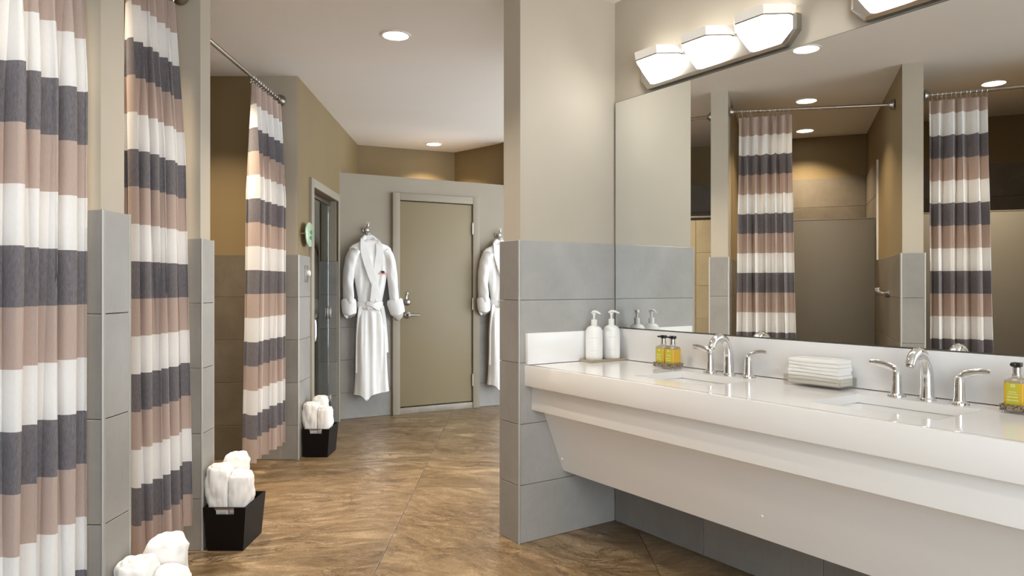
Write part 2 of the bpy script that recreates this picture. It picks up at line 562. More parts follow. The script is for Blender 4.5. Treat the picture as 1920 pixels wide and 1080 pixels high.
# back of the stalls
for nm, x, y0, y1, lb in (('wall_back_first', -3.06, 0.90, 1.9993, 'back wall of the first shower stall, tile below paint, seen in mirror'),
                          ('wall_back_second', -3.44, 2.1406, 3.2323, 'back wall of the second shower stall, tile below paint, seen in mirror'),
                          ('wall_back_third', -3.52, 3.3765, 4.9264, 'dark back wall of the third shower stall, seen in mirror')):
    bm = BM(); box(bm, x - 0.15, x - I, y0 - 0.02, y1 + 0.02, 0, CEIL)
    w = struct(nm, bm, 'paint_gold', lb)
    tile_face(w, (x, y0), PI / 2, y1 - y0, cols_of(y1 - y0, 0.6, 0.75), ROWS_HI, 'tile_brown')
# near left wall beside the camera
bm = BM(); box(bm, -1.2, -1.05, -1.7, 0.76, 0, CEIL)
struct('wall_left_near', bm, 'paint', 'taupe wall to the left of the camera, outside the frame')

bm = BM(); box(bm, 2.5, 2.65, -1.7, 0.80, 0, CEIL)  # unseen wall added so that daylight comes in from behind only
struct('wall_right_blocker', bm, 'paint', 'added taupe wall right of the camera closing off side daylight, outside the frame')

bm = BM(); box(bm, -1.2, -0.15, -1.85, -1.7, 0, CEIL)  # unseen wall added to keep daylight off the near stall side
struct('wall_rear_blocker', bm, 'paint', 'added taupe wall behind the camera blocking daylight, outside the frame')

# corridor wall, stall side face and glass door opening
bm = BM()
def cbox(s0, s1, z0, z1, y1=0.14):
    box(bm, s0, s1, I, y1, z0, z1)
cbox(0.0165, 0.42, 0, CEIL); cbox(1.34, 2.46, 0, CEIL); cbox(0.42, 1.34, 1.937, CEIL)
corr = struct('wall_corridor_left', bm, 'paint_gold', 'left corridor wall around the glass door', loc=(CW.x, CW.y, 0), rz=CA)
tile_face(corr, (0, 0), 0.0, 0.34, [0, 0.335])
tile_face(corr, (1.40, 0), 0.0, 0.06, [0, 0.062])
# tiled lining of the opening
tile_face(corr, (1.3302, 0.0), PI / 2 + PI, 0.1, [-0.125, -0.0])
bm = BM(); box(bm, -3.6, -1.80, 4.9264 + I, 5.07, 0, CEIL, mi=1); box(bm, -1.80, -1.4835, 4.9264 + I, 4.950, 0, CEIL)
wd = struct('wall_stall_far', bm, ['paint_fin', 'paint_gold'], 'wall closing the third stall, grey tile below paint, behind the third curtain')
tile_face(wd, (-2.51, 4.9264), 0.0, 1.0394, [0.73, 1.0394])
tile_face(wd, (-2.51, 4.9264), 0.0, 1.0394, [0, 0.14, 0.73], ROWS, 'tile_brown')
tile_face(wd, (-3.5, 4.9264), 0.0, 0.99, cols_of(0.99), ROWS_HI, 'tile_brown')
edge_trim(wd, -1.4736, 4.9294)
# steam room beyond the glass
bm = BM()
box(bm, -3.3, -3.2, 5.0, 6.9, 0, CEIL); box(bm, -3.2, -1.70, 6.75, 6.9, 0, CEIL)
struct('wall_steam_room', bm, 'dark', 'dark tiled room behind the glass door')

# door wall (stops short of the ceiling)
bm = BM()
box(bm, 0.0, 0.50, 0.0095, 0.12, 0, 2.215); box(bm, 1.385, 2.40, 0.0095, 0.12, 0, 2.215); box(bm, 0.50, 1.385, 0.0095, 0.12, 2.06, 2.215); box(bm, 0.50, 1.385, 0.112, 0.12, 0, 2.06)  # last box: panel added behind the leaf to stop light leaking under it
dwall = struct('wall_door', bm, 'paint_mid', 'low taupe wall around the closed door, below a darker upper wall', loc=(DW.x, DW.y, 0), rz=DA)
tile_face(dwall, (0.0, 0.0), 0.0, 0.485, [0, 0.485])
tile_face(dwall, (1.388, 0.0), 0.0, 1.0, [0, 0.5, 1.0])
bm = BM(); box(bm, -0.004, 0.016, -0.004, 0.125, 0, 2.23)
obj('corner_bead', bm, 'paint_mid', dwall)
# far upper walls
for nm, p, q, lb in (('wall_back_left', (-1.576, 7.357), (-0.623, 7.770), 'far upper wall above the low door wall, left half with warm spot'),
                     ('wall_back_right', (-0.623, 7.770), (-0.045, 7.212), 'far upper wall right of the corner, above the hanging robe'),
                     ('wall_back_leak_stop', (-0.045, 7.212), (0.60, 7.57), 'far wall hidden behind the partition, added to stop a light leak')):  # unseen piece added to shut out sky light above the door wall
    p, q = Vector(p), Vector(q)
    d = q - p; L = d.length; a = math.atan2(d.y, d.x)
    bm = BM(); box(bm, -0.03, L + 0.03, 0, 0.12, 0 if nm == 'wall_back_left' else 2.23, CEIL)
    struct(nm, bm, 'paint_gold', lb, loc=(p.x, p.y, 0), rz=a)

bm = BM(); prism(bm, [(0.60, 3.95), (0.75, 3.95), (0.75, 4.55), (0.60, 4.55)], 0, CEIL)  # unseen wall, its length set by how much daylight the corridor gets
struct('wall_corridor_blocker', bm, 'paint', 'short right corridor wall hidden behind the partition, added to limit daylight')
# vanity wall and partition
bm = BM(); box(bm, -0.165, 3.5, 0.0095, 0.16, 0, CEIL)
vwall = struct('wall_vanity', bm, 'paint', 'pale taupe wall carrying the mirror, with grey tile under the counter', loc=van(0, 0), rz=VA)
tile_face(vwall, (0, 0), 0.0, 3.5, cols_of(3.5, 0.575), ROWS[:4])
bm = BM(); box(bm, -0.148, -0.0095, -0.583, 0.02, 0, CEIL)
part = struct('wall_partition', bm, 'paint', 'partition wall end beside the counter, grey tile below pale paint', loc=van(0, 0), rz=VA)
PROWS = [0.0, 0.27, 0.555, 0.84, 1.132, 1.413]
tile_face(part, (-0.165, -0.5973), 0.0, 0.165, [0, 0.165], PROWS)
tile_face(part, (0.0, -0.5973), PI / 2, 0.597, [0, 0.597], PROWS, 'tile_lit')
tile_face(part, (-0.165, 0.0), -PI / 2, 0.597, [0, 0.597], PROWS)
edge_trim(part, -0.003, -0.594)

# ------------------------------------------------------------------ mirror
t = thing('wall_mirror', 'large frameless wall mirror above the counter, reflecting curtained showers', 'mirror', van(0.006, -0.0, 0.987), VA)
bm = BM(); box(bm, 0.0, 2.6, 0.0, 0.008, 0.0, 1.146)
obj('backing', bm, 'mirror_edge', t)
bm = BM(); box(bm, 0.003, 2.597, -0.003, 0.002, 0.003, 1.143)
obj('glass', bm, 'mirror', t, smooth=0)

# ------------------------------------------------------------------ counter and base
ZC = 0.83
sinks = [(0.572, 0.955), (1.365, 1.755)]
SY0, SY1 = -0.42, -0.135
t = thing('countertop', 'long white solid-surface countertop with backsplash and two sink openings', 'countertop', van(0, 0, 0), VA)
bm = BM()
xs = [0.0, sinks[0][0], sinks[0][1], sinks[1][0], sinks[1][1], 2.6]
ys = [-0.562, SY0, SY1, -0.001]
def cell(i, j):
    return 0 <= i < 5 and 0 <= j < 3 and not (j == 1 and i in (1, 3))
vd = {}
def cv(i, j, z):
    k = (i, j, z)
    if k not in vd: vd[k] = bm.verts.new((xs[i], ys[j], z))
    return vd[k]
ZL = ZC - 0.03
for i in range(5):
    for j in range(3):
        if not cell(i, j): continue
        bm.faces.new([cv(i, j, ZC), cv(i + 1, j, ZC), cv(i + 1, j + 1, ZC), cv(i, j + 1, ZC)])
        bm.faces.new([cv(i, j + 1, ZL), cv(i + 1, j + 1, ZL), cv(i + 1, j, ZL), cv(i, j, ZL)])
        for (di, dj, a, b) in ((-1, 0, (i, j + 1), (i, j)), (1, 0, (i + 1, j), (i + 1, j + 1)), (0, -1, (i, j), (i + 1, j)), (0, 1, (i + 1, j + 1), (i, j + 1))):
            if not cell(i + di, j + dj):
                bm.faces.new([cv(*a, ZC), cv(*a, ZL), cv(*b, ZL), cv(*b, ZC)])
obj('slab', bm, 'solid', t, smooth=0)
bm = BM(); box(bm, 0.0, 2.6, -0.566, -0.535, 0.733, ZC + 0.0004, 0.0025)
obj('front_edge', bm, 'solid', t)
bm = BM(); box(bm, 0.022, 2.6, -0.021, -0.001, ZC + 0.0025, 0.985, 0.0015)
obj('backsplash', bm, 'splash', t)
bm = BM(); box(bm, 0.001, 0.021, -0.562, -0.0215, ZC + 0.0025, 0.978, 0.0015)
obj('side_splash', bm, 'splash', t)
t = thing('vanity_cabinet', 'off-white wall-hung vanity base with sloping apron under the counter', 'cabinet', van(0, 0, 0), VA)
bm = BM(); box(bm, 0.002, 2.6, -0.527, -0.44, 0.617, 0.7985, 0.002)
obj('fascia', bm, 'laminate', t)
bm = BM()
hexa(bm, [(0.002, -0.338, 0.306), (2.6, -0.338, 0.306), (2.6, -0.318, 0.306), (0.002, -0.318, 0.306), (0.002, -0.462, 0.6165), (2.6, -0.462, 0.6165), (2.6, -0.44, 0.6165), (0.002, -0.44, 0.6165)])
obj('apron', bm, 'laminate', t)
for u, z in ((1.158, 0.40), (0.028, 0.372)):
    bm = BM(); yy = -0.338 - (z - 0.306) / 0.3105 * 0.124
    ball(bm, (u, yy, z), 0.005, 10)
    obj('screw_cap', bm, 'white_plastic', t)

def rrect(cx, cy, hx, hy, r, z, n=5):
    out = []
    for qx, qy, a0 in ((1, -1, -PI / 2), (1, 1, 0), (-1, 1, PI / 2), (-1, -1, PI)):
        for k in range(n + 1):
            a = a0 + PI / 2 * k / n
            out.append((cx + qx * (hx - r) + math.cos(a) * r, cy + qy * (hy - r) + math.sin(a) * r, z))
    return out
for k, (a, b) in enumerate(sinks):
    lb = ['white rectangular undermount sink below the faucet beside the paired soap bottles', 'white rectangular undermount sink right of the paper towel tray'][k]
    t = thing('sink', lb, 'sink', van((a + b) / 2, (SY0 + SY1) / 2, ZL - 0.001), VA, 'undermount sinks in the counter')
    hx, hy = (b - a) / 2, (SY1 - SY0) / 2
    bm = BM()
    prof = [(0.012, 0.0), (0.004, -0.001), (0.002, -0.05), (-0.012, -0.10), (-0.04, -0.118)]
    inner = [rrect(0, 0, hx + o, hy + o, 0.035, z) for o, z in prof]
    outer = [rrect(0, 0, hx + o + 0.010, hy + o + 0.010, 0.04, z - 0.008) for o, z in reversed(prof)]
    rings(bm, outer + inner)
    obj('basin', bm, 'porcelain', t)
    bm = BM(); lathe(bm, [(0.026, -0.1185), (0.026, -0.1165), (0.018, -0.1150), (0.016, -0.1185)], 20)
    obj('drain', bm, 'chrome', t)

# ------------------------------------------------------------------ faucets
def make_faucet():
    t = thing('faucet', '', 'faucet', (0, 0, 0), VA, 'widespread chrome faucets')
    path = smooth_path([(0, 0, 0.004), (0, 0.0, 0.05), (0, -0.004, 0.10), (0, -0.022, 0.140), (0, -0.055, 0.158), (0, -0.090, 0.146), (0, -0.108, 0.118)], 6)
    bm = BM(); tube(bm, path, lerp_list([0.0225, 0.0205, 0.019, 0.0175, 0.0165, 0.0155, 0.0145], len(path)), 18)
    sp = obj('spout', bm, 'chrome', t)
    bm = BM(); lathe(bm, [(0.027, 0), (0.027, 0.004), (0.023, 0.009)], 24)
    obj('spout_base', bm, 'chrome', t)
    bm = BM(); tube(bm, [(0, -0.1078, 0.1185), (0, -0.1095, 0.113)], 0.011, 14)
    obj('aerator', bm, 'nickel', sp)
    for s in (-1, 1):
        bm = BM(); lathe(bm, [(0.028, 0), (0.027, 0.005), (0.019, 0.010), (0.0165, 0.018), (0.0155, 0.06), (0.0135, 0.082), (0.010, 0.088)], 22)
        xform(bm, Matrix.Translation((s * 0.097, 0, 0)))
        h = obj('handle', bm, 'chrome', t)
        p = smooth_path([(s * 0.097, 0, 0.072), (s * 0.104, 0, 0.090), (s * 0.128, -0.002, 0.100), (s * 0.160, -0.005, 0.106), (s * 0.186, -0.007, 0.107)], 5)
        bm = BM(); tube(bm, p, lerp_list([0.011, 0.0115, 0.0115, 0.011, 0.008], len(p)), 12, flat=lerp_list([0.9, 0.65, 0.45, 0.38, 0.35], len(p)))
        obj('lever', bm, 'chrome', h)
    return t
fa = make_faucet()
fa.location = van(0.7800, -0.082, ZC)
fa['label'] = 'chrome arched faucet with two lever handles beside the paired amber soap bottles'
dup(fa, None, van(1.5665, -0.082, ZC), VA, 'chrome arched faucet with two lever handles right of the paper towel tray')

# ------------------------------------------------------------------ lotion bottles on their tray
t = tag(link('tray', None, None, van(0.066, -0.14, ZC), VA), 'small taupe stone tray under two white pump bottles', 'tray')
bm = BM(); box(bm, -0.042, 0.052, -0.115, 0.105, 0.0, 0.009, 0.003)
obj('tray_base', bm, 'stone_tray', t)
bm = BM()
for x0, x1, y0, y1 in ((-0.042, 0.052, -0.115, -0.108), (-0.042, 0.052, 0.098, 0.105), (-0.042, -0.035, -0.108, 0.098), (0.045, 0.052, -0.108, 0.098)):
    box(bm, x0, x1, y0, y1, 0.0085, 0.013, 0.0015)
obj('tray_rim', bm, 'stone_tray', t)
def pump_bottle(loc, yaw, label):
    t = thing('lotion_bottle', label, 'bottle', loc, VA, 'white pump bottles on the stone tray')
    bm = BM(); lathe(bm, [(0.036, 0), (0.0395, 0.004), (0.0405, 0.02), (0.0405, 0.125), (0.0385, 0.140), (0.031, 0.152), (0.018, 0.159), (0.0135, 0.160)], 32)
    b = obj('body', bm, 'white_plastic', t)
    bm = BM(); lathe(bm, [(0.0135, 0.159), (0.0145, 0.161), (0.0145, 0.187), (0.012, 0.189), (0.006, 0.190)], 24)
    obj('collar', bm, 'white_plastic', t)
    bm = BM(); lathe(bm, [(0.0052, 0.188), (0.0052, 0.207), (0.0088, 0.213), (0.0092, 0.218)], 18)
    obj('pump_stem', bm, 'white_plastic', t)
    bm = BM()
    p = smooth_path([(-0.014, 0, 0.2185), (0.0, 0, 0.2245), (0.018, 0, 0.2235), (0.038, 0, 0.2150)], 5)
    tube(bm, p, lerp_list([0.007, 0.0115, 0.009, 0.0045], len(p)), 14, flat=0.62)
    xform(bm, Matrix.Rotation(yaw, 4, 'Z'))
    obj('nozzle', bm, 'white_plastic', t)
    # printed lines on the label, too fine to read in the photograph
    for z, w, h in ((0.104, 0.62, 0.0016), (0.045, 0.62, 0.0012)):
        bm = BM()
        for k in range(8):
            a0 = -1.15 + k * w / 8 * 1.6; a1 = a0 + w / 8 * 1.6
            r = 0.0408
            q = [(r * math.cos(a), r * math.sin(a), zz) for a, zz in ((a0, z), (a1, z), (a1, z + h), (a0, z + h))]
            bm.faces.new([bm.verts.new(p_) for p_ in q])
        obj('label_line', bm, 'print_grey', b, smooth=0)
    t.scale = (1.04, 1.04, 1.04)
    return t
pump_bottle(van(0.068, -0.198, ZC + 0.0092), 0.15, 'white lotion pump bottle on the stone tray, left one of two')
pump_bottle(van(0.074, -0.090, ZC + 0.0092), 0.62, 'white lotion pump bottle on the stone tray, right one nearest the mirror')

# ------------------------------------------------------------------ amber soap bottles on woven trays
def soap_bottle(loc, label, yaw=0.0):
    t = thing('soap_bottle', label, 'bottle', loc, VA + yaw, 'amber soap bottles')
    bm = BM()
    h = 0.026
    rings(bm, [rrect(0, 0, h - 0.002, h - 0.002, 0.005, 0.0), rrect(0, 0, h, h, 0.005, 0.003), rrect(0, 0, h, h, 0.005, 0.078)])
    obj('soap', bm, 'amber', t)
    bm = BM()
    rings(bm, [rrect(0, 0, h, h, 0.005, 0.0782), rrect(0, 0, h, h, 0.005, 0.082), rrect(0, 0, h - 0.004, h - 0.004, 0.006, 0.088), rrect(0, 0, 0.012, 0.012, 0.009, 0.092), rrect(0, 0, 0.0105, 0.0105, 0.009, 0.100)])
    obj('shoulder', bm, 'clear', t)
    bm = BM(); lathe(bm, [(0.0125, 0.0985), (0.0125, 0.102), (0.011, 0.103), (0.011, 0.122), (0.009, 0.123)], 20)
    obj('neck', bm, 'nickel', t)
    bm = BM(); box(bm, -0.0125, 0.0125, -0.011, 0.011, 0.1235, 0.136, 0.002); box(bm, -0.006, 0.006, -0.034, -0.011, 0.128, 0.135, 0.0015)
    obj('pump_head', bm, 'black_plastic', t)
    bm = BM(); box(bm, -0.018, 0.016, -0.0272, -0.0258, 0.004, 0.0775)
    lb = obj('label', bm, 'label', t, smooth=0)
    bm = BM()
    y0, y1 = -0.0278, -0.0270
    for x0, x1, z0, z1 in ((-0.006, 0.005, 0.066, 0.0672), (-0.006, 0.005, 0.0735, 0.0747), (-0.006, -0.0048, 0.066, 0.0747), (0.0038, 0.005, 0.066, 0.0747), (-0.0012, 0.0004, 0.066, 0.0747), (-0.006, 0.005, 0.0697, 0.0708)):
        box(bm, x0, x1, y0, y1, z0, z1)
    obj('emblem', bm, 'print_cream', lb, smooth=0)
    rnd = random.Random(3)
    bm = BM()
    for z, w, r in ((0.052, 0.010, 0.0006), (0.046, 0.013, 0.0006), (0.037, 0.013, 0.0009), (0.028, 0.014, 0.0009)):
        n = 26
        tube(bm, [(-w + 2 * w * k / n - 0.001, -0.0274, z + 0.0019 * math.sin(k * 2.1 + z * 900) * (0.5 + rnd.random() * 0.6)) for k in range(n + 1)], r, 5)
    obj('script_print', bm, 'print_cream', lb)
    return t
def soap_tray(loc, label, hx=0.059):
    t = thing('soap_tray', label, 'tray', loc, VA, 'woven metal soap trays')
    bm = BM(); box(bm, -hx, hx, -0.034, 0.034, 0.007, 0.010)
    obj('tray_base', bm, 'bronze', t)
    bm = BM()
    for x0, x1, y0, y1 in ((-hx, hx, -0.0345, -0.031), (-hx, hx, 0.031, 0.0345), (-hx, -hx + 0.0035, -0.031, 0.031), (hx - 0.0035, hx, -0.031, 0.031)):
        box(bm, x0, x1, y0, y1, 0.008, 0.026, 0.0012)
    obj('woven_rim', bm, 'woven', t)
    for sx in (-1, 1):
        for sy in (-1, 1):
            bm = BM(); ball(bm, (sx * (hx - 0.007), sy * 0.027, 0.0042), 0.0042, 10)
            obj('foot', bm, 'chrome', t)
    return t
soap_tray(van(0.467, -0.108, ZC), 'woven metal tray holding two amber soap bottles beside the white lotion bottles')
soap_bottle(van(0.439, -0.108, ZC + 0.0102), 'amber square soap bottle, left one of the pair left of the faucet')
soap_bottle(van(0.495, -0.108, ZC + 0.0102), 'amber square soap bottle, right one of the pair left of the faucet')
soap_tray(van(1.858, -0.105, ZC), 'woven metal soap tray at the right edge of the picture', 0.062)
soap_bottle(van(1.8285, -0.105, ZC + 0.0102), 'amber square soap bottle with lime label fully seen at the right edge')
soap_bottle(van(1.8875, -0.105, ZC + 0.0102), 'amber square soap bottle cut off by the right edge of the picture')

# ------------------------------------------------------------------ paper towels in an acrylic tray
t = thing('acrylic_tray', 'clear acrylic tray holding a stack of white paper towels', 'tray', van(1.19, -0.085, ZC), VA)
bm = BM(); box(bm, -0.112, 0.112, -0.055, 0.055, 0.006, 0.010)
obj('tray_base', bm, 'acrylic', t)
for nm_, (x0, x1, y0, y1) in (('front_wall', (-0.112, 0.112, -0.055, -0.051)), ('rear_wall', (-0.112, 0.112, 0.051, 0.055)), ('end_wall', (-0.112, -0.108, -0.0505, 0.0505)), ('end_wall', (0.108, 0.112, -0.0505, 0.0505))):
    bm = BM(); box(bm, x0, x1, y0, y1, 0.0105, 0.040)
    obj(nm_, bm, 'acrylic', t)
for sx in (-1, 1):
    for sy in (-1, 1):
        bm = BM(); lathe(bm, [(0.006, 0), (0.006, 0.0058)], 12, (sx * 0.105, sy * 0.047))
        obj('foot', bm, 'acrylic', t)
rnd = random.Random(5)
ords = ['lowest', 'second from bottom', 'third from bottom', 'fourth from bottom', 'third from top', 'second from top', 'topmost']
zz = ZC + 0.0102
for k in range(7):
    th = 0.0132
    dx, dy = rnd.uniform(-0.002, 0.002), rnd.uniform(-0.002, 0.002)
    bm = BM()
    hx, hy = 0.100 - 0.0006 * k, 0.0445
    nx = 14
    rs = []
    for i in range(nx + 1):
        x = -hx + 2 * hx * i / nx
        def wv(s):
            return 0.0016 * math.sin(x * 26 + k * 0.9 + s) * (0.35 + k * 0.12) - (0.0022 * (k - 3) / 4 * (i / nx) if k > 3 else 0)
        z0 = wv(0.0); z1 = wv(0.9) if k < 6 else wv(0.9) + 0.004 * math.sin(PI * (i / nx)) * (1 - i / nx)
        rs.append([(x, -hy + 0.0015, z0 + 0.0004), (x, hy - 0.001, z0 + 0.0004), (x, hy, z0 + th * 0.5), (x, hy - 0.001, z1 + th - 0.0006), (x, -hy + 0.002, z1 + th - 0.0006), (x, -hy - 0.001, z0 + th * 0.72), (x, -hy - 0.001, z0 + th * 0.28)])
    rings(bm, rs)
    o = obj('paper_towel', bm, 'paper', None, van(1.19 + dx, -0.085 + dy, zz), VA, 50)
    tag(o, 'white folded paper towel, %s of the stack in the acrylic tray' % ords[k], 'paper towel', 'folded paper towels in the acrylic tray')
    zz += th + 0.0002

# ------------------------------------------------------------------ vanity lamps
def half_oct(hw, d, z, inset=0.0):
    """plan of a faceted half bowl: back corners on the plate, two chamfers, flat front"""
    return [(-hw, -0.012, z), (-hw, -d * 0.38, z), (-hw * 0.52, -d, z), (hw * 0.52, -d, z), (hw, -d * 0.38, z), (hw, -0.012, z)]
def lamp_shade(parent, x):
    bm = BM()
    rings(bm, [half_oct(0.070, 0.066, 0.020), half_oct(0.112, 0.108, 0.088), half_oct(0.124, 0.122, 0.112)], True, False)
    xform(bm, Matrix.Translation((x, 0, 0)))
    s = obj('lamp_shade', bm, 'lamp_glass', parent, smooth=0)
    bm = BM()
    o1 = [half_oct(0.1285, 0.1265, 0.1125), half_oct(0.1335, 0.1315, 0.150), half_oct(0.1285, 0.127, 0.150), half_oct(0.1245, 0.1225, 0.1125)]
    rings(bm, o1 + [o1[0]], False, False)
    bm.faces.new([bm.verts.new(p) for p in half_oct(0.1243, 0.1223, 0.140)]).material_index = 1
    xform(bm, Matrix.Translation((x, 0, 0)))
    obj('glass_band', bm, ['lamp_band', 'lamp_top'], s, smooth=0)
    bm = BM()
    e = half_oct(0.1265, 0.1245, 0.1122)
    for p, q in zip(e[:-1], e[1:]):
        tube(bm, [p, q], 0.0034, 6)
    xform(bm, Matrix.Translation((x, 0, 0)))
    obj('seam', bm, 'bronze', s)
def make_vanity_lamp():
    t = thing('vanity_light', '', 'wall lamp', (0, 0, 0), VA, 'three-shade vanity lights over the mirror')
    bm = BM()
    L = 0.425
    def outline(e, y):
        return [(-L + 0.05 - e, y, 0.0 - e), (L - 0.05 + e, y, 0.0 - e), (L + e, y, 0.055), (L + e, y, 0.118 + e), (-L - e, y, 0.118 + e), (-L - e, y, 0.055)]
    rings(bm, [outline(0, 0.008), outline(0, -0.022), outline(-0.012, -0.030)])
    obj('back_plate', bm, 'nickel', t, smooth=0)
    for x in (-0.283, 0.0, 0.283):
        lamp_shade(t, x)
    return t
vl = make_vanity_lamp()
vl.location = van(0.630, 0, 2.141)
vl['label'] = 'three-shade faceted glass vanity light, complete, above the mirror near the partition'
dup(vl, None, van(1.700, 0, 2.141), VA, 'three-shade faceted glass vanity light cut by the top edge, right of the first')

# ------------------------------------------------------------------ ceiling downlights
def downlight_proto():
    t = thing('ceiling_light', '', 'ceiling light', (0, 0, CEIL), 0, 'recessed round ceiling lights')
    bm = BM()
    rings(bm, [[(r * math.cos(2 * PI * i / 32), r * math.sin(2 * PI * i / 32), z) for i in range(32)] for r, z in ((0.088, 0.0), (0.086, -0.005), (0.074, -0.006), (0.072, 0.0))], False, False)
    obj('trim_ring', bm, 'ceil_trim', t)
    bm = BM(); lathe(bm, [(0.0725, -0.0005), (0.068, -0.003)], 32)
    obj('lens', bm, 'lens', t)
    return t
dl = downlight_proto()
spots = [((-0.672, 4.129), 'round recessed ceiling light in the corridor ceiling', 1.0),
         ((-0.799, 7.30), 'round recessed ceiling light at the far end near the upper wall', 1.0),
         ((-0.611, 2.72), 'round recessed ceiling light seen in the mirror, nearest the vanity lamps', 0.6),
         ((-1.934, 2.693), 'round recessed ceiling light in the second stall, upper one in mirror beside the rod', 0.7),
         ((-3.095, 2.683), 'round recessed ceiling light deep in the second stall, lower one in mirror', 0.8),
         ((-1.893, 1.456), 'round recessed ceiling light in the first stall, at the right edge of mirror', 1.0),
         ((-2.0, 4.15), 'round recessed ceiling light in the third stall, out of sight', 1.1),
         ((-0.55, 1.30), 'round recessed ceiling light above the camera', 0.5)]
for k, ((x, y), lb, pw) in enumerate(spots):
    o = dl if k == 0 else dup(dl, None, (x, y, CEIL))
    o.location = (x, y, CEIL); o['label'] = lb
    L = bpy.data.lights.new('downlight', 'AREA'); L.shape = 'DISK'; L.size = 0.13
    L.energy = DOWN_POWER * pw; L.color = DOWN_COL if (x < -1 or y > 3) else (1.0, 0.92, 0.80); L.spread = math.radians(112)
    lo = bpy.data.objects.new('downlight', L); COL.objects.link(lo)
    lo.location = (x, y, CEIL - 0.008)

# ------------------------------------------------------------------ shower rods and curtains
def shower_rod(p, q, label, n0, n1):
    p, q = Vector(p), Vector(q)
    d = q - p; L = d.length
    t = thing('curtain_rod', label, 'curtain rod', tuple(p), 0, 'nickel curtain rods')
    bm = BM(); tube(bm, [(0, 0, 0), tuple(d)], 0.0125, 14)
    obj('rod', bm, 'rod', t)
    for e, s in ((Vector((0, 0, 0)), 1), (d, -1)):
        u = d.normalized() * s
        bm = BM(); tube(bm, [tuple(e + u * 0.001), tuple(e + u * 0.008), tuple(e + u * 0.030), tuple(e + u * 0.036)], [0.040, 0.038, 0.020, 0.014], 20)
        obj('flange', bm, 'bronze', t)
    N = 12
    for k in range(N):
        s = n0 + (n1 - n0) * (k + 0.5) / N + random.uniform(-0.006, 0.006)
        c = d * ((s - p.y) / d.y)
        bm = BM()
        tube(bm, [(c.x + 0.019 * math.sin(a), c.y + 0.004 * math.sin(a * 0.5), c.z - 0.004 + 0.017 * math.cos(a)) for a in [2 * PI * i / 14 for i in range(14)]], 0.0016, 6, closed=True)
        tube(bm, [(c.x, c.y, c.z - 0.021), (c.x + 0.003, c.y, c.z - 0.034), (c.x - 0.003, c.y, c.z - 0.044)], 0.0016, 6)
        obj('ring', bm, 'chrome', t)
    return t

STR = 0.1463; TOPZ = 2.319
def curtain(x, y0t, y1t, y0b, y1b, label, n, amp, seed, top=2.450, hem=0.13, lean_x=0.0):
    rnd = random.Random(seed)
    zs = [top, 2.395, 2.36]
    z = TOPZ
    while z > hem + 0.03:
        zs += [z, z - STR / 3, z - 2 * STR / 3]
        z -= STR
    zs = [q for q in zs if q > hem + 0.01] + [hem + 0.012, hem]
    ns = n * 22
    # irregular fold phases
    wts = [rnd.uniform(0.75, 1.3) for _ in range(n)]
    tot = sum(wts); edges = [0]
    for w in wts: edges.append(edges[-1] + w / tot)
    am = [rnd.uniform(0.7, 1.2) for _ in range(n + 1)]
    lean = [rnd.uniform(-0.30, 0.30) for _ in range(n + 1)]
    bm = BM()
    rows = []
    for zq in zs:
        h = (top - zq) / (top - hem)
        A = amp * (0.42 + 0.68 * min(1, h * 3.5) - 0.05 * h)
        row = []
        for i in range(ns + 1):
            s = i / ns
            k = 0
            while k < n - 1 and s > edges[k + 1]: k += 1
            f = (s - edges[k]) / (edges[k + 1] - edges[k])
            ph = 2 * PI * f
            am_ = am[k] + (am[k + 1] - am[k]) * f
            wob = 0.25 * math.sin(3.1 * h + k * 1.7)
            dx = A * am_ * math.cos(ph + wob * 0.5)
            dx += A * 0.22 * math.cos(2 * ph + 1.0 + lean[k])
            # fold over sideways so the lobes look rounded
            dyf = -0.010 * math.sin(2 * ph) * min(1, h * 3) * (amp / 0.035)
            y = (y0t + (y1t - y0t) * s) * (1 - h) + (y0b + (y1b - y0b) * s) * h
            y += dyf + 0.006 * math.sin(4 * h + k * 2.1)
            zz = zq
            if h < 0.002:
                zz = zq - 0.012 * (0.5 - 0.5 * math.cos(ph + PI))      # scallop between hooks
            row.append(bm.verts.new((x + dx + lean_x * (1 - h), y, zz)))
        rows.append(row)
    for r in range(len(zs) - 1):
        zm = (zs[r] + zs[r + 1]) / 2
        if zm > TOPZ: mi = 0
        else:
            mi = (1, 2, 0)[int((TOPZ - zm) / STR) % 3]
        for i in range(ns):
            f = bm.faces.new([rows[r][i], rows[r][i + 1], rows[r + 1][i + 1], rows[r + 1][i]])
            f.material_index = mi
    o = obj('shower_curtain', bm, ['c_pink', 'c_white', 'c_dark'], None, smooth=180)
    return tag(o, label, 'curtain', 'striped shower curtains')

shower_rod((-1.600, 3.3765, 2.506), (-1.600, 4.9264, 2.477), 'nickel curtain rod of the third stall, seen directly against the ceiling', 4.36, 4.88)
shower_rod((-1.500, 2.1406, 2.463), (-1.500, 3.2323, 2.508), 'nickel curtain rod of the second stall, seen complete in mirror', 2.80, 3.19)
shower_rod((-1.195, 0.9000, 2.445), (-1.195, 1.9993, 2.437), 'nickel curtain rod of the first stall, seen in mirror at right', 1.64, 1.97)
curtain(-1.600, 4.39, 4.885, 4.31, 4.88, 'striped pink, white and slate shower curtain farthest away, beside the corridor wall', 5, 0.052, 11)
curtain(-1.470, 2.80, 3.175, 2.765, 3.175, 'striped shower curtain second from camera, between two tiled wall ends', 6, 0.044, 5, top=2.465, lean_x=-0.045)
curtain(-1.222, 1.645, 1.965, 1.61, 1.970, 'striped shower curtain nearest the camera at the left edge', 5, 0.044, 8, top=2.412)

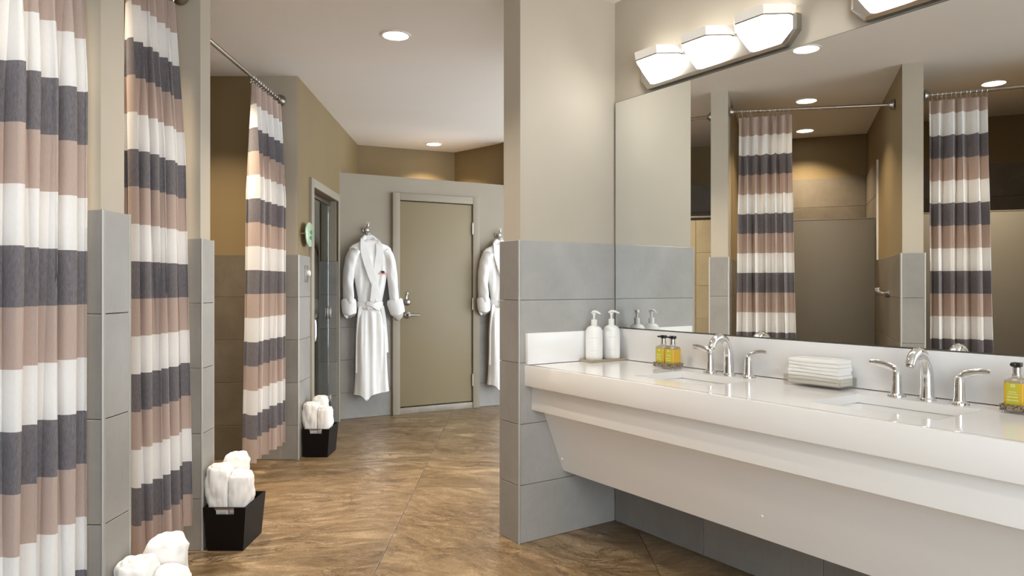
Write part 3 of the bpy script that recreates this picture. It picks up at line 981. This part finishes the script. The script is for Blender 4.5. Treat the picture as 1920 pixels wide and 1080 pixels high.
# ------------------------------------------------------------------ stall fittings seen in the mirror
def slab_thing(name, label, cat, x, y0, y1, z0, z1, mat):
    t = thing(name, label, cat, (x, (y0 + y1) / 2, 0))
    h = (y1 - y0) / 2
    bm = BM(); box(bm, -0.012, 0.012, -h, h, z0, z1, 0.002)
    obj('panel', bm, mat, t)
    bm = BM(); box(bm, -0.014, 0.014, -h, h, z1 + 0.0005, z1 + 0.010, 0.002)
    obj('top_rail', bm, mat, t)
    bm = BM()
    for s in (-1, 1):
        box(bm, -0.03, 0.03, s * (h - 0.06) - 0.03, s * (h - 0.06) + 0.03, 0.0, z0 - 0.0005)
    obj('foot', bm, 'nickel', t)
    return t
slab_thing('divider_panel', 'grey frosted divider panel across the second stall, seen in mirror', 'panel', -2.63, 2.145, 2.86, 0.02, 1.765, 'frost')
slab_thing('divider_panel', 'grey frosted divider panel across the first stall, at the right edge of mirror', 'panel', -2.33, 0.98, 1.99, 0.02, 1.765, 'frost')
bm = BM(); box(bm, -2.72, -2.62, 3.3785, 4.10, 0, 1.80)
tw = struct('wall_half_height', bm, 'beige_tile', 'beige tiled half wall in the third stall, narrow strip in mirror', 'wall')
tile_face(tw, (-2.61, 3.3785), PI / 2, 0.72, [0, 0.24, 0.72], [0, 0.3, 0.6, 0.9, 1.2, 1.5, 1.80], 'beige_tile')
t = thing('grab_rail', 'thin metal rail above the beige half wall, seen in mirror', 'rail', (-2.61, 3.3785, 1.83))
bm = BM(); tube(bm, [(0, 0.001, 0.0), (0, 0.72, 0.0)], 0.010, 10)
obj('bar', bm, 'nickel', t)
for yy in (0.05, 0.67):
    bm = BM(); tube(bm, [(0, yy, -0.028), (0, yy, -0.009)], 0.006, 8)
    obj('post', bm, 'nickel', t)
# towel bar on the stall wall
t = thing('towel_hook_rail', 'small chrome hook rail on the stall side wall, seen in mirror beside the grey panel', 'hook rail', (-1.82, 2.1406, 1.152))
bm = BM(); box(bm, -0.14, 0.14, 0.001, 0.010, -0.018, 0.012, 0.003)
obj('plate', bm, 'chrome', t)
for x in (-0.09, 0.0, 0.09):
    bm = BM(); tube(bm, smooth_path([(x, 0.010, 0.0), (x, 0.04, -0.006), (x, 0.065, 0.006), (x, 0.068, 0.022)], 4), 0.006, 10); ball(bm, (x, 0.068, 0.024), 0.010, 10)
    obj('hook', bm, 'chrome', t)

# ------------------------------------------------------------------ baskets with rolled towels
def make_basket(loc, label):
    t = thing('towel_basket', label, 'basket', loc, 0, 'black towel baskets by the stall walls')
    H = 0.20; b = (0.080, 0.118); tp = (0.096, 0.132); th = 0.007
    def pt(sx, sy, z, o):
        f = z / H
        return (sx * (b[0] + (tp[0] - b[0]) * f - o), sy * (b[1] + (tp[1] - b[1]) * f - o), z)
    bm = BM()
    def panel(c0, c1, hole=None):
        us = [0.0, 1.0]; vs = [0.0, H]
        if hole: us = [0.0, hole[0], hole[1], 1.0]; vs = [0.0, hole[2], hole[3], H]
        g = {}
        def P(i, j, o):
            k = (i, j, o)
            if k not in g:
                p0, p1 = Vector(pt(*c0, vs[j], o)), Vector(pt(*c1, vs[j], o))
                g[k] = bm.verts.new(p0 + (p1 - p0) * us[i])
            return g[k]
        ni, nj = len(us) - 1, len(vs) - 1
        ok = lambda i, j: 0 <= i < ni and 0 <= j < nj and not (hole and i == 1 and j == 1)
        for i in range(ni):
            for j in range(nj):
                if not ok(i, j): continue
                bm.faces.new([P(i, j, 0), P(i + 1, j, 0), P(i + 1, j + 1, 0), P(i, j + 1, 0)])
                bm.faces.new([P(i, j + 1, th), P(i + 1, j + 1, th), P(i + 1, j, th), P(i, j, th)])
                for di, dj, a, c in ((-1, 0, (i, j), (i, j + 1)), (1, 0, (i + 1, j), (i + 1, j + 1)), (0, -1, (i, j), (i + 1, j)), (0, 1, (i, j + 1), (i + 1, j + 1))):
                    if not ok(i + di, j + dj):
                        bm.faces.new([P(*a, 0), P(*c, 0), P(*c, th), P(*a, th)])
    panel((-1, -1), (1, -1), (0.27, 0.73, H - 0.033, H - 0.010))
    panel((1, -1), (1, 1)); panel((1, 1), (-1, 1), (0.27, 0.73, H - 0.033, H - 0.010)); panel((-1, 1), (-1, -1))
    lo = [pt(sx, sy, 0.0, 0.002) for sx, sy in ((-1, -1), (1, -1), (1, 1), (-1, 1))]
    hi = [pt(sx, sy, 0.008, 0.002) for sx, sy in ((-1, -1), (1, -1), (1, 1), (-1, 1))]
    rings(bm, [lo, hi])
    obj('body', bm, 'basket', t, smooth=0)
    bm = BM(); box(bm, -0.043, 0.043, -0.1335, -0.1315, H - 0.0105, H - 0.002, 0.0008)
    obj('handle_bar', bm, 'nickel', t)
    return t
def make_towel(seed, r, h, dx, dy, xmin=-1, xmax=1, ymin=-1, ymax=1):
    """a rolled towel on end: squashed round, creased sides, the roll's spiral showing on top"""
    rnd = random.Random(seed)
    bm = BM(); seg = 64
    off = rnd.uniform(0, 50)
    def sq(a):
        return 1 + 0.05 * math.cos(2 * a + off) + 0.03 * math.cos(3 * a + 2 * off)
    def lump(p, s=1.0):
        v = noise.noise(Vector((p[0] * 22 + off, p[1] * 22, p[2] * 9))) * 0.010
        v += noise.noise(Vector((p[0] * 50 + off, p[1] * 50, p[2] * 26 + off))) * 0.006
        v += (abs(noise.noise(Vector((p[0] * 30, p[1] * 30 + off, p[2] * 16)))) - 0.2) * 0.010
        return v * s
    rs = []
    N = 22
    for k in range(N):
        f = k / (N - 1)
        z = f * (h - 0.022)
        row = []
        for i in range(seg):
            a = 2 * PI * i / seg
            g_ = min(1, max(0, (f - 0.12) / 0.5)); rr = r * (0.42 + 0.58 * g_ * g_ * (3 - 2 * g_)) * sq(a)
            d = lump((rr * math.cos(a), rr * math.sin(a), z), 0.30 + 0.70 * f)
            row.append(((rr + d) * math.cos(a) * 0.98, (rr + d) * math.sin(a) * 1.03, z))
        rs.append(row)
    K = 20
    for k in range(1, K + 1):
        f = 1 - k / K
        row = []
        for i in range(seg):
            a = 2 * PI * i / seg
            rr = r * max(f, 0.03) * sq(a)
            turns = f * 3.4 - a / (2 * PI)
            fr = turns - math.floor(turns)
            ridge = 0.015 * (1 - abs(2 * fr - 1)) ** 0.45
            dome = 0.022 * math.sqrt(max(0.0, 1 - max(0.0, (f - 0.66) / 0.34) ** 2))
            z = h - 0.022 + dome + ridge * min(1, (1 - f) * 5) + 0.006 * (1 - f)
            d = lump((rr * math.cos(a), rr * math.sin(a), 0.31), 0.75)
            row.append(((rr + d * f) * math.cos(a) * 0.98, (rr + d * f) * math.sin(a) * 1.03, z + d * 0.45))
        rs.append(row)
    # pressed flat where neighbouring rolls touch
    def press(v, lo, hi):
        if v < lo: return lo + (v - lo) * 0.06
        return hi + (v - hi) * 0.06 if v > hi else v
    def fit(v, half, z, c):
        # below the rim the roll stays inside the basket
        lim = half + 0.016 * min(1, z / 0.2) + max(0.0, z - 0.195) * 1.2
        return max(-lim - c, min(lim - c, v))
    rs = [[(fit(press(x, xmin, xmax), 0.070, z, dx), fit(press(y, ymin, ymax), 0.108, z, dy), z) for x, y, z in row] for row in rs]
    rings(bm, rs)
    return make_mesh('rolled_towel', bm, 'towel', 80)
tw_meshes = [make_towel(1, 0.061, 0.352, -0.044, -0.056, xmax=0.044, ymax=0.054), make_towel(2, 0.060, 0.378, -0.016, 0.060, ymin=-0.050), make_towel(3, 0.060, 0.318, 0.042, -0.046, xmin=-0.036, ymax=0.048)]
bas = [((-1.038, 2.125, 0.0), 'at the bottom edge of the picture', 'black towel basket at the foot of the nearest stall wall, mostly below the picture'),
       ((-1.296, 3.350, 0.0), 'in the basket beside the middle stall wall', 'black tapered towel basket with metal handle slot beside the middle stall wall'),
       ((-1.369, 5.110, 0.0), 'in the far basket near the glass door', 'small looking black towel basket farthest away near the glass door')]
for c, where, lb in bas:
    make_basket(c, lb)
    for me, (dx, dy), nm, tz in zip(tw_meshes, ((-0.044, -0.056), (-0.016, 0.060), (0.042, -0.046)), ('front tall', 'rear tallest', 'right short'), (0, 0, 0)):
        o = link('rolled_towel', me, None, (c[0] + dx, c[1] + dy, 0.009 + (0.032 if c[1] < 3 else 0)), 0.0)
        tag(o, 'white rolled towel, %s one %s' % (nm, where), 'towel', 'rolled white towels in the baskets')

# ------------------------------------------------------------------ the closed door
d = tag(link('door_1', None, None, dw(0, 0, 0), DA), 'closed taupe painted door in the low far wall', 'door', None, 'structure')
bm = BM()
box(bm, 0.495, 0.567, -0.030, 0.11, 0.0, 2.065, 0.004); box(bm, 1.318, 1.390, -0.030, 0.11, 0.0, 2.065, 0.004); box(bm, 0.567, 1.318, -0.030, 0.11, 1.997, 2.065, 0.004)
obj('frame', bm, 'paint_mid', d)
bm = BM(); box(bm, 0.573, 1.312, -0.012, 0.030, 0.068, 1.990, 0.003)
obj('leaf', bm, 'paint_door', d)
bm = BM(); box(bm, 0.568, 1.317, -0.024, 0.09, 0.0, 0.058, 0.004)
obj('threshold', bm, 'stone_strip', d)
for z in (1.76, 1.02, 0.275):
    bm = BM()
    tube(bm, [(1.315, -0.022, z - 0.05), (1.315, -0.022, z + 0.05)], 0.008, 10)
    for zz in (z - 0.055, z + 0.055): ball(bm, (1.315, -0.022, zz), 0.008, 8)
    obj('hinge', bm, 'nickel', d)
def along_y(prof, x, z, seg=22):
    b = BM(); lathe(b, prof, seg)
    xform(b, Matrix.Translation((x, -0.012, z)) @ Matrix.Rotation(PI / 2, 4, 'X'))
    return b
obj('deadbolt', along_y([(0.032, 0), (0.032, 0.006), (0.026, 0.014), (0.020, 0.016), (0.017, 0.026), (0.010, 0.028)], 0.640, 1.045), 'bronze', d)
bm = BM(); tube(bm, [(0.632, -0.016, 1.075), (0.634, -0.018, 1.10), (0.640, -0.018, 1.122)], [0.009, 0.006, 0.010], 10); ball(bm, (0.641, -0.018, 1.128), 0.011, 10)
obj('key_tag', bm, 'chrome', d)
lv = obj('lever_set', along_y([(0.034, 0), (0.034, 0.007), (0.026, 0.012), (0.013, 0.016), (0.013, 0.052), (0.016, 0.060), (0.012, 0.066)], 0.640, 0.925), 'bronze', d)
bm = BM(); tube(bm, [(0.630, -0.070, 0.925), (0.66, -0.070, 0.926), (0.70, -0.066, 0.925), (0.745, -0.062, 0.922)], [0.012, 0.010, 0.009, 0.008], 12, flat=1.1)
obj('lever', bm, 'bronze', lv)

# ------------------------------------------------------------------ the glass door
g = tag(link('door_2', None, None, cw(0, 0, 0), CA), 'frameless glass door in the corridor wall left of the robe', 'door', None, 'structure')
bm = BM()
box(bm, 0.338, 0.42, -0.012, 0.10, 0.0, 2.0, 0.004); box(bm, 1.341, 1.398, -0.012, 0.0, 0.0, 2.0, 0.004); box(bm, 0.42, 1.341, -0.012, 0.0095, 1.937, 2.0, 0.004)
box(bm, 1.3302, 1.3397, 0.010, 0.125, 1.415, 1.9365)
obj('frame', bm, 'paint_mid', g)
bm = BM(); box(bm, 0.426, 1.318, 0.075, 0.085, 0.012, 1.895)
pane = obj('glass_pane', bm, 'glass', g, smooth=0)
bm = BM(); box(bm, 0.424, 1.338, 0.060, 0.10, 1.898, 1.936, 0.003)
obj('head_rail', bm, 'bronze', g)
for z in (0.965, 0.20):
    bm = BM(); box(bm, 1.252, 1.336, 0.064, 0.0745, z - 0.052, z + 0.052, 0.004); box(bm, 1.322, 1.339, 0.052, 0.064, z - 0.045, z + 0.045, 0.003)
    obj('hinge', bm, 'nickel', g)
bm = BM(); tube(bm, smooth_path([(0.61, 0.0745, 0.935), (0.61, 0.04, 0.935), (0.61, 0.028, 0.915), (0.61, 0.028, 0.79), (0.61, 0.04, 0.77), (0.61, 0.0745, 0.77)], 5), 0.010, 12)
obj('handle', bm, 'chrome', g)

# plaque and switch on the corridor wall
t = thing('wall_plaque', 'oval pale green glass plaque with two dark leaves beside the glass door', 'plaque', cw(0.20, 0.0, 1.565), CA)
bm = BM()
N = 36
def oval(e, y):
    return [((0.115 - e) * math.cos(2 * PI * i / N) * (1 + 0.05 * math.sin(3 * 2 * PI * i / N)), y, (0.088 - e) * math.sin(2 * PI * i / N)) for i in range(N)]
rings(bm, [oval(0.004, -0.020), oval(0, -0.023), oval(0, -0.029), oval(0.004, -0.032)])
obj('disc', bm, 'plaque', t)
for px_, pz in ((0.025, 0.018), (0.018, -0.022)):
    bm = BM()
    out = [(px_ + 0.030 * math.cos(a) * (1 - 0.25 * math.cos(a)), -0.0335, pz + 0.015 * math.sin(a)) for a in [2 * PI * i / 16 for i in range(16)]]
    rings(bm, [[(x, -0.0322, z) for x, y, z in out], out])
    obj('leaf', bm, 'leafy', t)
for x in (-0.135, 0.125):
    bm = BM(); tube(bm, [(x, 0.009, 0.0), (x, -0.034, 0.0)], 0.005, 10); tube(bm, [(x, -0.026, 0), (x * 0.86, -0.026, 0)], 0.004, 8)
    obj('standoff', bm, 'nickel', t)
t = thing('light_switch', 'metal switch plate with round white knob below the green plaque', 'switch', cw(0.215, -0.0, 1.285), CA)
bm = BM(); box(bm, -0.040, 0.040, -0.006, 0.0, -0.060, 0.060, 0.002)
obj('plate', bm, 'bronze', t)
bm = BM(); lathe(bm, [(0.024, 0), (0.024, 0.012), (0.018, 0.020), (0.008, 0.022)], 20)
xform(bm, Matrix.Translation((0.012, -0.006, 0.004)) @ Matrix.Rotation(PI / 2, 4, 'X'))
obj('knob', bm, 'white_plastic', t)

# ------------------------------------------------------------------ robes
def make_hook(loc, label):
    t = thing('robe_hook', label, 'hook', loc, DA, 'snail shaped robe hooks')
    bm = BM(); lathe(bm, [(0.030, 0), (0.030, 0.005), (0.022, 0.010)], 20)
    xform(bm, Matrix.Rotation(PI / 2, 4, 'X'))
    obj('rosette', bm, 'nickel', t)
    bm = BM(); ball(bm, (0, -0.030, 0.0), 0.027, 14)
    tube(bm, smooth_path([(0.0, -0.03, -0.02), (-0.006, -0.05, -0.042), (-0.004, -0.068, -0.045), (0.0, -0.078, -0.028)], 5), 0.007, 10)
    tube(bm, smooth_path([(0.004, -0.035, 0.02), (0.010, -0.045, 0.040), (0.012, -0.045, 0.055)], 4), [0.010] * 5 + [0.008] * 4, 10)
    for s in (-1, 1):
        tube(bm, [(0.012, -0.045, 0.052), (0.012 + s * 0.008, -0.045, 0.066)], 0.0028, 6); ball(bm, (0.012 + s * 0.009, -0.045, 0.068), 0.0042, 8)
    obj('snail_hook', bm, 'nickel', t)
    return t

# torso: (z, centre x, half width, front depth) in the robe's own frame, x from its middle line, wall at y = 0
PROF = [(1.612, -0.012, 0.055, 0.040), (1.592, -0.010, 0.092, 0.052), (1.572, 0.0, 0.150, 0.060), (1.552, 0.002, 0.188, 0.062), (1.52, 0.003, 0.198, 0.068), (1.45, 0.002, 0.188, 0.078),
        (1.33, 0.002, 0.160, 0.085), (1.20, 0.003, 0.135, 0.085), (1.10, 0.002, 0.116, 0.078), (1.04, 0.0, 0.109, 0.072), (0.99, 0.0, 0.109, 0.072), (0.92, 0.004, 0.124, 0.080), (0.75, 0.007, 0.139, 0.090),
        (0.55, 0.009, 0.142, 0.095), (0.38, 0.011, 0.148, 0.099), (0.27, 0.012, 0.157, 0.103), (0.225, 0.012, 0.163, 0.106)]
def prof_at(z):
    for a, b in zip(PROF[:-1], PROF[1:]):
        if a[0] >= z >= b[0]:
            f = (a[0] - z) / (a[0] - b[0])
            return [a[i] + (b[i] - a[i]) * f for i in range(1, 4)]
    return PROF[0][1:] if z > PROF[0][0] else PROF[-1][1:]
YC = -0.052
def fold(x, z):
    if z > 1.02:
        f = min(1, (1.56 - z) / 0.2) if z < 1.56 else 0
        return 0.009 * f * math.sin(x * 52 + z * 6.5) + 0.006 * f * math.sin(x * 95 - z * 11 + 1)
    f = min(1, (1.02 - z) / 0.12)
    return f * (0.026 * noise.noise(Vector((x * 15 + 3.1 + 0.5 * z, z * 1.1, 0.4))) + 0.012 * noise.noise(Vector((x * 38 - 0.8 * z, z * 1.6, 2.2))) + 0.006 * math.sin(x * 40 + 0.8 + 0.8 * z))
def front(x, z, off=0.0):
    c, hw, dp = prof_at(z)
    q = max(-0.98, min(0.98, (x - c) / hw))
    return YC - (dp * (1 - abs(q) ** 2.4) ** (1 / 2.4)) * 0.8 - fold(x, z) - off
def ribbon(bm, pts, widths, th=0.010):
    """flat cloth strip along points (x, y, z); width across in the x-z plane"""
    P = [Vector(p) for p in pts]
    rs = []
    for k, p in enumerate(P):
        T = (P[min(k + 1, len(P) - 1)] - P[max(k - 1, 0)]).normalized()
        n = Vector((0, -1, 0))
        s = T.cross(n).normalized() * widths[k] / 2
        rs.append([tuple(p - s), tuple(p - s * 0.9 + n * th), tuple(p + n * (th * 1.15)), tuple(p + s * 0.9 + n * th), tuple(p + s)])
    rings(bm, rs)
def make_robe(loc, label):
    t = thing('bathrobe', label, 'bathrobe', loc, DA, 'white bathrobes on hooks')
    bm = BM(); seg = 96
    zs = sorted({round(1.612 - 0.0235 * k, 4) for k in range(60) if 1.612 - 0.0235 * k > 0.225} | {0.225}, reverse=True)
    rs = []
    for z in zs:
        c, hw, dp = prof_at(z)
        row = []
        for i in range(seg):
            a = 2 * PI * i / seg
            ca, sa = math.cos(a), math.sin(a)
            x = c + hw * math.copysign(abs(ca) ** 0.85, ca)
            if sa < 0:
                y = YC - dp * 0.8 * abs(sa) ** 0.85 + (- fold(x, z)) * abs(sa) ** 0.5
                # the wrap-over edge of the skirt
                if z < 1.0 and 0 < x - (0.012 + (1.0 - z) * 0.012) < 0.10:
                    y += 0.011 * (1 - (x - 0.012) / 0.11)
            else:
                y = YC + 0.030 * abs(sa) ** 0.85
            zz = z
            if z < 0.24:
                zz = z + 0.022 * max(0, ca) - 0.05 * math.exp(-((x + 0.055) / 0.035) ** 2) * (1 if sa < 0.2 else 0.6)
            row.append((x, y, zz))
        rs.append(row)
    rings(bm, rs)
    obj('body', bm, 'robe', t, smooth=70)
    def sleeve(pts, rad, cuff_pts, cr):
        p = smooth_path(pts, 8)
        n = len(p)
        rr = lerp_list(rad, n)
        b = BM()
        for k in range(n):
            rr[k] *= 1 + 0.02 * math.sin(k * 0.6) * min(1, k / 10)
        tube(b, p, rr, 28, flat=0.78)
        for v in b.verts:
            q = v.co
            q.y -= 0.013 * noise.noise(Vector((q.x * 26, q.y * 8, q.z * 5))) + 0.007 * abs(math.sin(q.z * 21 + q.x * 38))
        s = obj('sleeve', b, 'robe', t, smooth=70)
        b = BM()
        q = smooth_path(cuff_pts, 5)
        m = len(q)
        tube(b, q, lerp_list(cr, m), 28, flat=0.80)
        for v in b.verts:
            v.co.z += 0.006 * math.sin(v.co.x * 70)
        c_ = obj('cuff', b, 'robe_trim', s, smooth=60)
    sleeve([(-0.135, -0.055, 1.515), (-0.182, -0.062, 1.42), (-0.206, -0.066, 1.25), (-0.205, -0.072, 1.10), (-0.198, -0.072, 1.04)], [0.066, 0.066, 0.060, 0.056, 0.055],
           [(-0.202, -0.072, 1.075), (-0.202, -0.074, 1.05), (-0.197, -0.076, 0.985), (-0.196, -0.076, 0.950), (-0.196, -0.074, 0.958)], [0.060, 0.069, 0.066, 0.060, 0.045])
    sleeve([(0.138, -0.055, 1.518), (0.182, -0.062, 1.42), (0.205, -0.066, 1.25), (0.218, -0.074, 1.10), (0.228, -0.076, 1.04)], [0.066, 0.066, 0.060, 0.056, 0.057],
           [(0.222, -0.076, 1.075), (0.226, -0.078, 1.05), (0.244, -0.080, 0.985), (0.252, -0.080, 0.945), (0.251, -0.078, 0.953)], [0.062, 0.075, 0.073, 0.068, 0.050])
    # shawl collar: two lapels crossing towards the belt
    for s, xs_ in ((1, [-0.062, -0.075, -0.070, -0.045, -0.010, 0.030, 0.055]), (-1, [0.045, 0.064, 0.070, 0.058, 0.035, 0.012, -0.004])):
        zs_ = [1.622, 1.575, 1.50, 1.40, 1.29, 1.17, 1.06]
        p = [Vector((x, front(x, z, 0.004 if s > 0 else 0.001), z)) for x, z in zip(xs_, zs_)]
        p[0].y = -0.050; p[1].y = min(p[1].y, -0.098)
        p = smooth_path([tuple(q) for q in p], 5)
        b = BM(); ribbon(b, p, lerp_list([0.05, 0.066, 0.076, 0.080, 0.074, 0.062, 0.046], len(p)), 0.009)
        obj('lapel', b, 'robe_trim', t, smooth=50)
    b = BM()
    p = smooth_path([(-0.068, -0.055, 1.600), (-0.045, -0.030, 1.632), (-0.010, -0.022, 1.640), (0.030, -0.030, 1.632), (0.052, -0.055, 1.602)], 6)
    tube(b, p, 0.020, 12, flat=1.3)
    obj('collar', b, 'robe_trim', t, smooth=60)
    # belt, its crossing and tails
    b = BM(); rs = []
    for z, o in ((0.992, 0.004), (0.997, 0.009), (1.050, 0.010), (1.056, 0.004)):
        c, hw, dp = prof_at(1.02)
        rs.append([(c + (hw + o) * math.copysign(abs(math.cos(a)) ** 0.85, math.cos(a)), (YC - (dp * 0.8 + 0.006 + o) * abs(math.sin(a)) ** 0.85) if math.sin(a) < 0 else (YC + (0.032 + o) * abs(math.sin(a)) ** 0.85), z) for a in [2 * PI * i / 64 for i in range(64)]])
    rings(b, rs, False, False)
    belt = obj('belt', b, 'robe_trim', t, smooth=60)
    b = BM()
    yk = front(0.0, 1.02, 0.022)
    ribbon(b, smooth_path([(-0.050, yk + 0.012, 0.996), (-0.010, yk, 1.012), (0.035, yk, 1.034), (0.085, yk + 0.016, 1.046)], 4), [0.040] * 13, 0.010)
    ribbon(b, smooth_path([(-0.055, yk + 0.012, 1.044), (-0.015, yk - 0.006, 1.030), (0.020, yk - 0.006, 1.010), (0.070, yk + 0.014, 0.985)], 4), [0.036] * 13, 0.010)
    obj('knot', b, 'robe_trim', belt, smooth=50)
    for x0, x1, z1, w in ((0.098, 0.150, 0.590, 0.034), (-0.100, -0.124, 0.420, 0.036)):
        b = BM()
        p = smooth_path([(x0, -0.095, 1.015), (x0 + (x1 - x0) * 0.45, -0.085, 0.90), (x0 + (x1 - x0) * 0.8, -0.075, 0.75), (x1, -0.072, z1)], 6)
        ribbon(b, p, [w] * len(p), 0.008)
        obj('belt_tail', b, 'robe_trim', belt, smooth=50)
    # embroidered patch
    b = BM()
    y = front(0.098, 1.318, 0.003)
    def blob(cx, cz, rx, rz_, n=18):
        o1 = [(cx + rx * math.cos(2 * PI * i / n), y, cz + rz_ * math.sin(2 * PI * i / n)) for i in range(n)]
        rings(b, [o1, [(x_, y - 0.004, z_) for x_, _, z_ in o1]])
    blob(0.098, 1.308, 0.040, 0.010)
    e = obj('embroidery', b, 'pink_thread', t)
    b = BM(); y -= 0.004
    blob(0.094, 1.322, 0.017, 0.012)
    obj('embroidery_cap', b, 'brown_thread', e)
    return t
make_hook(dw(0.245, 0.008, 1.705), 'snail shaped metal hook above the robe left of the door')
rb = make_robe(dw(0.266, -0.012, 0.0), 'white belted bathrobe hanging left of the closed door, seen whole')
dup(rb, None, dw(1.605, -0.012, 0.0), DA, 'white belted bathrobe right of the door, half hidden by the partition')
make_hook(dw(1.604, 0.008, 1.705), 'snail shaped metal hook above the half hidden robe')
def make_hanger(loc, label):
    t = thing('hanger', label, 'hanger', loc, DA, 'wire hangers in the robes')
    b = BM()
    tube(b, smooth_path([(0.0, -0.060, 1.612), (0.0, -0.060, 1.635), (0.014, -0.060, 1.650), (0.016, -0.066, 1.664), (0.0, -0.072, 1.672), (-0.014, -0.074, 1.662)], 6), 0.0026, 8)
    obj('hook', b, 'white_plastic', t)
    b = BM(); tube(b, smooth_path([(-0.16, -0.050, 1.545), (-0.06, -0.052, 1.590), (0.0, -0.058, 1.612), (0.06, -0.052, 1.590), (0.16, -0.050, 1.545)], 6), 0.005, 8)
    obj('arms', b, 'white_plastic', t)
    return t
make_hanger(dw(0.250, -0.012, 0.0), 'white hanger neck above the collar of the whole robe')
make_hanger(dw(1.600, -0.012, 0.0), 'white hanger above the collar of the half hidden robe')
